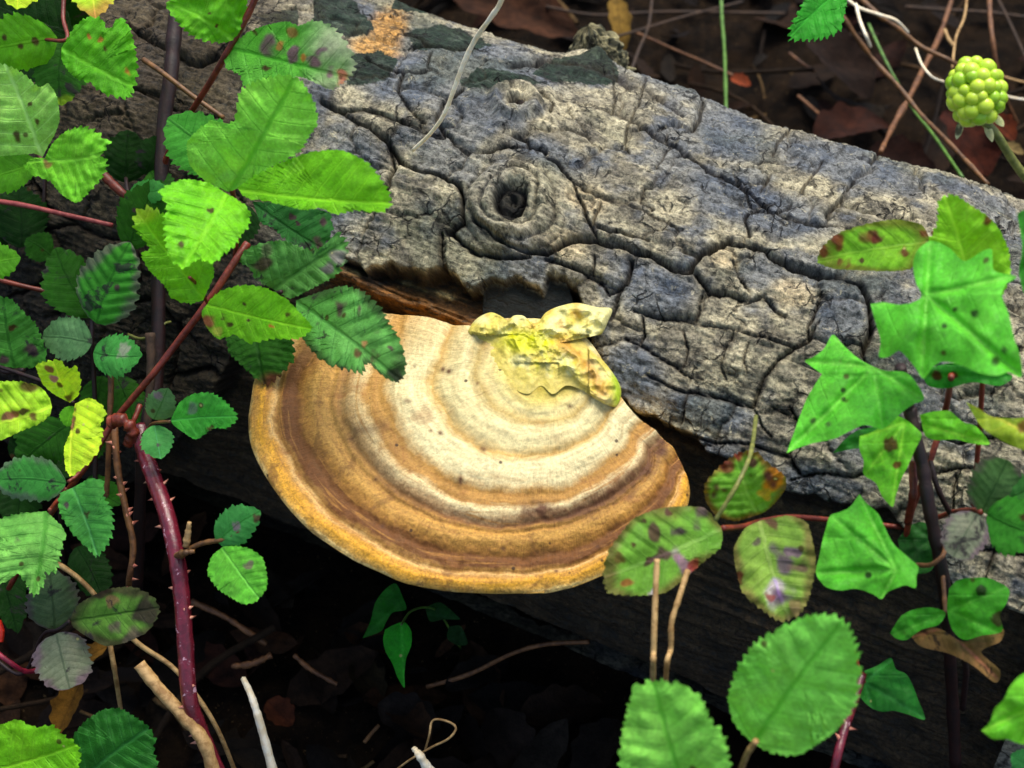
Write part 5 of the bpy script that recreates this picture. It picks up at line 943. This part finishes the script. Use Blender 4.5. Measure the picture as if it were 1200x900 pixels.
# ------------------------------------------------------------------ berry
BD = D(1144, 110, .02)
berry = empty('blackberry', tuple(P3(1144, 112, BD)), 'unripe lime green berry on a stalk at the top right', 'berry')
m, nt, b = newmat('drupelet', .28, .5); pos = nt.nodes.new('ShaderNodeTexCoord').outputs['Object']; lw = nt.nodes.new('ShaderNodeObjectInfo')
c = mixc(nt, maprange(nt, lw.outputs['Random'], 0, 1, 0, 1), lin((150, 196, 36)), lin((196, 222, 60))); nt.links.new(c, b.inputs['Base Color']); b.inputs['Subsurface Weight'].default_value = .25; b.inputs['Subsurface Radius'].default_value = (.004, .005, .001); b.inputs['Subsurface Scale'].default_value = .6; M['drupe'] = m
u_, v_ = np.meshgrid(np.linspace(0, math.pi, 13), np.linspace(0, 2*math.pi, 20, endpoint=False), indexing='ij')
sph = np.stack([np.sin(u_)*np.cos(v_), np.sin(u_)*np.sin(v_), np.cos(u_)], -1).reshape(-1, 3); dr = BD*.0005*9.4
dm = None; bc = P3(1144, 108, BD); up_i = UP*.97+RT*(-.12); up_i /= np.linalg.norm(up_i); rt_i = np.cross(up_i, FW); rt_i /= np.linalg.norm(rt_i); fw_i = np.cross(rt_i, up_i)
rows = [(-.88, 5), (-.62, 9), (-.28, 12), (.08, 12), (.42, 11), (.72, 7), (.93, 3)]
for ri, (hh0, cnt) in enumerate(rows):
    for k in range(cnt):
        a = 2*math.pi*(k+.5*(ri % 2)+rng.uniform(-.22, .22))/cnt; hh = hh0+rng.uniform(-.07, .07); rr0 = math.sqrt(max(0, 1-abs(hh)**2.6)); pos_ = bc+BD*.0005*(34*hh*up_i+27*rr0*(math.cos(a)*rt_i+math.sin(a)*fw_i))
        if dm is None:
            o = mesh_obj('drupelet', sph*dr, gridF(13, 20, True), M['drupe'], berry); dm = o.data
        else: o = bpy.data.objects.new('drupelet', dm); COL.objects.link(o); o.parent = berry; o.matrix_parent_inverse = Matrix.Translation(berry.location).inverted()
        o.location = pos_; o.scale = [rng.uniform(.8, 1.15)]*3
o = mesh_obj('core', bc+sph*np.array([1, 1, 1])*BD*.0005*24, gridF(13, 20, True), M['drupe'], berry)
for sx, sy, tx, ty in ((1128, 138, 1121, 163), (1154, 142, 1163, 166), (1164, 134, 1176, 148)):
    bx = leaf(berry, (sx, sy), (tx, ty), 9, .012, .014, 0, (206, 206, 150), 'dead', teeth=2, tooth=0, name='sepal')
tube(berry, [(1150, 140, .012), (1168, 158, .01), (1192, 195, .0), (1250, 270, -.02)], 10, 'olive', name='stalk')
# ================================================================== GROUND AND LITTER
def noisy_axis(a, b, n, far):
    mid = np.linspace(a, b, n); k = np.linspace(0, 1, 16)[1:]**2.5
    return np.concatenate([(a-far*k)[::-1], mid, b+far*k])
gx_ = noisy_axis(-.85, .85, 330, 9); gy_ = noisy_axis(-.75, 1.15, 360, 9)
GX, GY = np.meshgrid(gx_, gy_, indexing='ij'); q = np.stack([GX, GY, 0*GX], -1)
GZ = .012*fbm(q*7, 4)+.006*fbm(q*38, 3)+.003*fbm(q*110, 2, True)-.008
m, nt, b = newmat('soil', .9, .08); pos = nt.nodes.new('ShaderNodeTexCoord').outputs['Object']
c = mixc(nt, maprange(nt, ntex(nt, pos, 60, 8, .7), .35, .68), lin((15, 11, 7)), lin((40, 29, 18))); c = mixc(nt, maprange(nt, ntex(nt, pos, 420, 5, .7), .62, .72), c, lin((120, 98, 66))); nt.links.new(c, b.inputs['Base Color'])
bump(nt, ntex(nt, pos, 260, 8, .75), 1, .004, b)
o = mesh_obj('ground', np.stack([GX, GY, GZ], -1).reshape(-1, 3), gridF(*GX.shape), m); o['kind'] = 'structure'
def gz(x, y): return .012*float(fbm(np.array([x, y, 0])*7, 4))+.006*float(fbm(np.array([x, y, 0.])*38, 3))-.008
def litter_mat(name, lo, hi):
    m, nt, b = newmat(name, .8, .12); c = attr(nt); pos = nt.nodes.new('ShaderNodeTexCoord').outputs['Object']
    k = maprange(nt, ntex(nt, pos, 150, 7, .75), .3, .7, lo, hi); mul = nt.nodes.new('ShaderNodeVectorMath'); mul.operation = 'SCALE'; nt.links.new(c, mul.inputs[0]); nt.links.new(k, mul.inputs[3]); nt.links.new(mul.outputs[0], b.inputs['Base Color'])
    bump(nt, ntex(nt, pos, 420, 5, .7), .8, .0015, b); return m
M['litter'] = litter_mat('leaf_litter', .45, 1.5)
LCOL = [(58, 40, 26), (44, 30, 20), (70, 46, 28), (36, 26, 20), (84, 54, 32), (50, 42, 34), (64, 34, 22), (30, 24, 18), (48, 38, 26)]
LK = .34  # darkens all leaf litter; shade from surrounding plants is put into its colour
def dead_leaf(c, L, Wd, yaw, tilt, roll, curl, col, ns=14, nv=9):
    s = np.linspace(0, 1, ns)[:, None]; v = np.linspace(-1, 1, nv)[None]
    f = np.clip(s, .002, 1)**.6*np.clip(1-s, .002, 1)**.7*1.6*(1+.10*np.sin(s*23+c[0]*90)*np.abs(v))
    x = (s-.5)*L+0*v; y = v*f*Wd/2; z = curl*Wd*(v*f)**2-.8*curl*L*(s-.5)**2+.07*Wd*noise(np.stack([x*60+c[0]*99, y*60, x*0], -1))+.03*Wd*np.abs(v)+.015*Wd*np.abs(np.sin((s-.3*np.abs(v))*24))
    cy_, sy_ = math.cos(yaw), math.sin(yaw); ct, st_ = math.cos(tilt), math.sin(tilt); cr, sr_ = math.cos(roll), math.sin(roll)
    y, z = y*cr-z*sr_, y*sr_+z*cr; x, z = x*ct-z*st_, x*st_+z*ct; x, y = x*cy_-y*sy_, x*sy_+y*cy_
    V = np.stack([x+c[0], y+c[1], z+c[2]], -1); n = noise(V*60)
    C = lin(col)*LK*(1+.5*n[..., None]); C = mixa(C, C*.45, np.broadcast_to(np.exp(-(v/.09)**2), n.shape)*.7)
    return V.reshape(-1, 3), np.clip(C, 0, 1).reshape(-1, 3), gridF(ns, nv)
def outside_log(x, y, pad=.0):
    r = np.array([x, y, 0])-A0; t = r@AX; d = r-t*AX; return abs(d[1])*1.0 > Rad(t)*.9+pad or False
VV, CC, FF, k0 = [], [], [], 0
cnt = 0
while cnt < 2400:
    x, y = rng.uniform(-.62, .62), rng.uniform(-.6, 1.0)
    if rng.random() < .35: x, y = rng.uniform(-.6, .5), rng.uniform(-.5, .0)
    if not outside_log(x, y, -.03): continue
    L = rng.choice([rng.uniform(.012, .04), rng.uniform(.03, .06)]); v, c, f = dead_leaf((x, y, gz(x, y)+rng.uniform(.004, .022)), L, L*rng.uniform(.35, .7), rng.uniform(0, 6.3), rng.gauss(0, .28), rng.gauss(0, .35), rng.uniform(-.5, .5), rng.choice(LCOL), 10, 7)
    VV.append(v); CC.append(c); FF.append(f+k0); k0 += len(v); cnt += 1
o = mesh_obj('leaf_litter', np.concatenate(VV), np.concatenate(FF), M['litter'], None, np.concatenate(CC)); o['kind'] = 'stuff'; o['label'] = 'dark leaf litter covering the ground around the log'
# crumbs and twigs in the litter
VV, CC, FF, k0 = [], [], [], 0
for i in range(520):
    x, y = rng.uniform(-.6, .6), rng.uniform(-.6, 1.0)
    if not outside_log(x, y): continue
    L = rng.choice([.02, .03, .05, .08, .13])*rng.uniform(.6, 1.3); r = rng.uniform(.0006, .0022); a = rng.uniform(0, 6.3); n = 8; t = np.linspace(0, 1, n)
    p = np.stack([x+np.cos(a)*t*L+rng.uniform(-.1, .1)*L*np.sin(t*3), y+np.sin(a)*t*L+rng.uniform(-.15, .15)*L*np.sin(t*4), gz(x, y)+.012+rng.uniform(-.25, .35)*L*(t-.2)], -1); tg = np.gradient(p, axis=0); tg /= np.linalg.norm(tg, axis=1)[:, None]
    u = np.cross(tg, [0, 0, 1.]); u /= np.linalg.norm(u, axis=1)[:, None]; w = np.cross(tg, u); ph = np.linspace(0, 2*math.pi, 5, endpoint=False)
    V = p[:, None]+r*(np.cos(ph)[None, :, None]*u[:, None]+np.sin(ph)[None, :, None]*w[:, None]); VV.append(V.reshape(-1, 3)); c = .5*lin(rng.choice([(62, 46, 30), (88, 66, 42), (48, 36, 24), (120, 94, 58), (40, 30, 22)])); CC.append(np.broadcast_to(c, (n*5, 3))); FF.append(gridF(n, 5, True)+k0); k0 += n*5
o = mesh_obj('twig_litter', np.concatenate(VV), np.concatenate(FF), M['litter'], None, np.concatenate(CC)); o['kind'] = 'stuff'; o['label'] = 'fine broken twigs scattered through the leaf litter'
# the dead leaves one can pick out: position px, length px, angle, colour
def ground_pt(x, y, h): r = ray(x, y); t = (h-CAM[2])/r[2]; return CAM+r*t, t
for (x, y, L, W_, yaw, col, lb, hh) in (
 (1135, 165, 100, 70, 1.2, (98, 44, 26), 'large red-brown dead leaf directly behind the berry', .05), (1000, 150, 120, 60, -.5, (82, 42, 26), 'long red-brown dead leaf above the log edge, left of the berry', .03), (1060, 190, 90, 50, .2, (64, 34, 24), 'dark reddish dead leaf touching the top of the log', .03),
 (600, 10, 170, 70, .2, (104, 66, 44), 'wide brown dead leaf at the top edge right of the straw', .03), (726, 25, 80, 26, 1.45, (190, 150, 66), 'narrow yellow dead leaf standing at the top behind the log stub', .06), (985, 75, 110, 70, .9, (56, 38, 28), 'dark brown dead leaf under the crossing stems', .03),
 (1175, 150, 40, 30, .8, (150, 70, 36), 'small orange-brown curled dead leaf right of the berry', .06), (1188, 175, 26, 16, .2, (222, 190, 120), 'tiny cream dead leaf at the right edge below the berry', .06), (868, 95, 26, 18, .2, (190, 90, 50), 'tiny orange dead leaf at the end of a thin twig', .03),
 (105, 770, 48, 30, 2.6, (206, 146, 54), 'bright orange-yellow dead leaf scrap below the dull three-part leaf', .09), (80, 830, 66, 38, 1.9, (178, 124, 40), 'yellow-brown dead leaf hanging above the bottom left leaves', .07), (328, 835, 42, 34, .7, (116, 60, 34), 'small rust-coloured dead leaf on the dark litter below the fungus', .015),
 (560, 790, 90, 40, -.6, (52, 42, 36), 'grey-brown dead leaf in the dark right of the seedling', .012), (660, 830, 110, 50, -.3, (58, 40, 26), 'long dark dead leaf at the bottom centre', .012), (480, 840, 80, 50, .3, (54, 44, 38), 'greyish dead leaf near the looped fibre', .012), (430, 800, 60, 40, .9, (60, 48, 24), 'olive-brown dead leaf left of the seedling', .012),
 (595, 870, 90, 60, 1.2, (50, 38, 30), 'broad dark dead leaf cut by the bottom edge', .012), (700, 880, 90, 55, 2.2, (46, 36, 28), 'dark dead leaf at the bottom beside the pale bramble leaf', .012)):
    c, t = ground_pt(x, y, hh); px = t*.0005; v, cc, f = dead_leaf(c, L*px, W_*px*1.5, -yaw, -.25, rng.uniform(-.3, .3), rng.uniform(.15, .4), col, 24, 15)
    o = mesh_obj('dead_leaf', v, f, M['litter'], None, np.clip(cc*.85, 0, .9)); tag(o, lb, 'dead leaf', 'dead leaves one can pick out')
def gtube(label, pts, w, mat, name='twig', cat='twig', group='stems and twigs over the litter', **k):
    P = []
    for x, y, h in pts:
        g, t = ground_pt(x, y, h); P.append((x, y, dref(min(max(x, -200), 1400))-t))
    P_, r, o = tube(None, P, w*1.05, mat, name=name, **k); return tag(o, label, cat, group)
gtube('dark brown cane slanting down to the log, left of the berry', [(960, -20, .16), (985, 15, .15), (1005, 45, .14), (1028, 75, .13), (1052, 100, .13), (1080, 135, .13), (1110, 165, .14), (1158, 216, .15)], 7, 'orange', bumpy=.2)
gtube('brown cane crossing from the top towards the berry', [(1000, -10, .13), (1030, 18, .13), (1055, 35, .125), (1080, 55, .12), (1115, 72, .12), (1150, 95, .1)], 8, 'orange', bumpy=.2)
gtube('pale ribbon-like dry stem along the crossing brown cane', [(985, -8, .15), (1005, 8, .15), (1030, 17, .15), (1050, 24, .15), (1064, 38, .14)], 5, 'straw')
gtube('thin cream dry blade hanging from the top beside the crossing canes', [(1003, 5, .15), (1008, 25, .15), (1015, 42, .15), (1020, 55, .14)], 5, 'straw')
gtube('curved cream stem ending beside the berry', [(1073, 57, .14), (1080, 75, .15), (1092, 90, .15), (1106, 96, .14)], 4, 'straw')
gtube('grey-brown twig leaning from the top down to the log edge', [(1120, -15, .05), (1108, 22, .05), (1100, 45, .06), (1085, 75, .08), (1065, 115, .1), (1048, 145, .11), (1032, 178, .13)], 9, 'brown', bumpy=.25)
gtube('thin pale curved stem left of the berry', [(1134, -10, .1), (1130, 20, .1), (1120, 45, .1), (1116, 80, .1)], 4, 'tan')
gtube('short forked pale twig above the berry', [(1107, 35, .08), (1112, 46, .08), (1118, 54, .08)], 6, 'tan')
gtube('upright brown stem ending at the top of the berry', [(1159, -20, .1), (1160, 15, .1), (1163, 45, .1), (1170, 90, .08), (1180, 120, .05), (1192, 145, .03)], 8, 'brown')
gtube('dark thin twig slanting down at the top right edge', [(1165, -10, .05), (1185, 30, .05), (1203, 70, .05)], 5, 'dkbrown')
gtube('fine pale stem running right from the berry', [(1170, 88, .07), (1190, 94, .07), (1215, 100, .07)], 4, 'tan'); gtube('second fine pale stem below the first, right of the berry', [(1175, 112, .07), (1195, 116, .07), (1215, 118, .07)], 4, 'straw')
gtube('horizontal twig along the top right', [(1060, 8, .03), (1110, 12, .03), (1160, 15, .03), (1215, 22, .03)], 7, 'dkbrown')
gtube('green grass-like stem crossing under the slanting brown cane', [(1018, 28, .1), (1030, 55, .1), (1045, 85, .1), (1068, 125, .09), (1095, 160, .1), (1128, 208, .13)], 5, 'green')
gtube('upright green stem rising behind the log at the top', [(845, -15, .06), (846, 20, .06), (849, 60, .07), (851, 130, .1)], 6, 'green', bumpy=.2)
gtube('dark twig slanting across the top behind the log stub', [(700, 48, .08), (740, 38, .06), (800, 20, .04), (870, 2, .02)], 5, 'dkbrown'); gtube('brown twig slanting down to a tiny orange leaf at the top', [(745, 38, .04), (790, 58, .03), (830, 75, .02), (875, 96, .015)], 5, 'brown')
gtube('thin upright dark stem behind the log stub', [(765, -10, .08), (760, 30, .08), (748, 60, .08), (738, 88, .1)], 5, 'dkbrown'); gtube('level twig along the top edge between the two upright stems', [(640, 8, .03), (700, 18, .03), (780, 14, .02), (920, 16, .02)], 6, 'dkbrown'); gtube('short tan twig lying left of the reddish dead leaf', [(935, 112, .02), (950, 125, .02), (965, 138, .03)], 6, 'brown')
gtube('small pale twig in the litter, left of the crossing canes', [(925, 62, .02), (940, 74, .02), (955, 84, .02)], 5, 'brown')
gtube('mottled twig lying in the dark below the fungus, upper one', [(225, 705, .02), (262, 722, .02), (290, 740, .02), (312, 755, .015)], 8, 'brown', bumpy=.3); gtube('short pale twig below the mottled one', [(272, 781, .015), (295, 778, .02), (318, 768, .02)], 8, 'brown', bumpy=.3); gtube('twig slanting down right in the dark litter below the fungus', [(345, 768, .02), (365, 785, .02), (395, 802, .015)], 6, 'brown', bumpy=.3)
gtube('long thin arched twig running up to the log in the dark', [(500, 805, .01), (550, 790, .02), (600, 766, .04), (640, 755, .05), (690, 752, .06)], 6, 'brown'); gtube('reddish short stick on the litter at the bottom', [(427, 870, .02), (435, 860, .02), (444, 850, .02)], 5, 'orange')
# straws
tag(tube(None, [(592, -12, .05), (585, 6, .045), (574, 22, .04), (556, 48, .03), (543, 75, .025), (532, 105, .02), (520, 135, .015), (503, 158, .008), (484, 176, .0)], 6.5, 'straw', name='straw', taper=.7)[2], 'pale curved straw lying over the top of the log', 'straw')
tag(tube(None, [(285, 795, .03), (293, 812, .035), (300, 832, .035), (308, 860, .03), (322, 912, .02)], 7, 'straw', name='wood_splinter', taper=1.7, bumpy=.1, sides=5)[2], 'pale splinter of wood sticking up at the bottom, left of centre', 'splinter', 'pale splinters')
tag(tube(None, [(484, 876, .03), (492, 886, .03), (510, 915, .02)], 5, 'straw', name='wood_splinter', taper=3.0, bumpy=.2, sides=5)[2], 'short pale splinter just showing at the bottom centre', 'splinter', 'pale splinters')
tag(tube(None, [(455, 910, .01), (478, 892, .02), (505, 876, .025), (525, 866, .03), (534, 855, .03), (530, 848, .03), (515, 843, .03), (506, 846, .03), (503, 862, .03), (498, 880, .02)], 2.6, 'tan', name='fibre_loop', n=60)[2], 'thin looped plant fibre on the dark litter at the bottom', 'fibre')
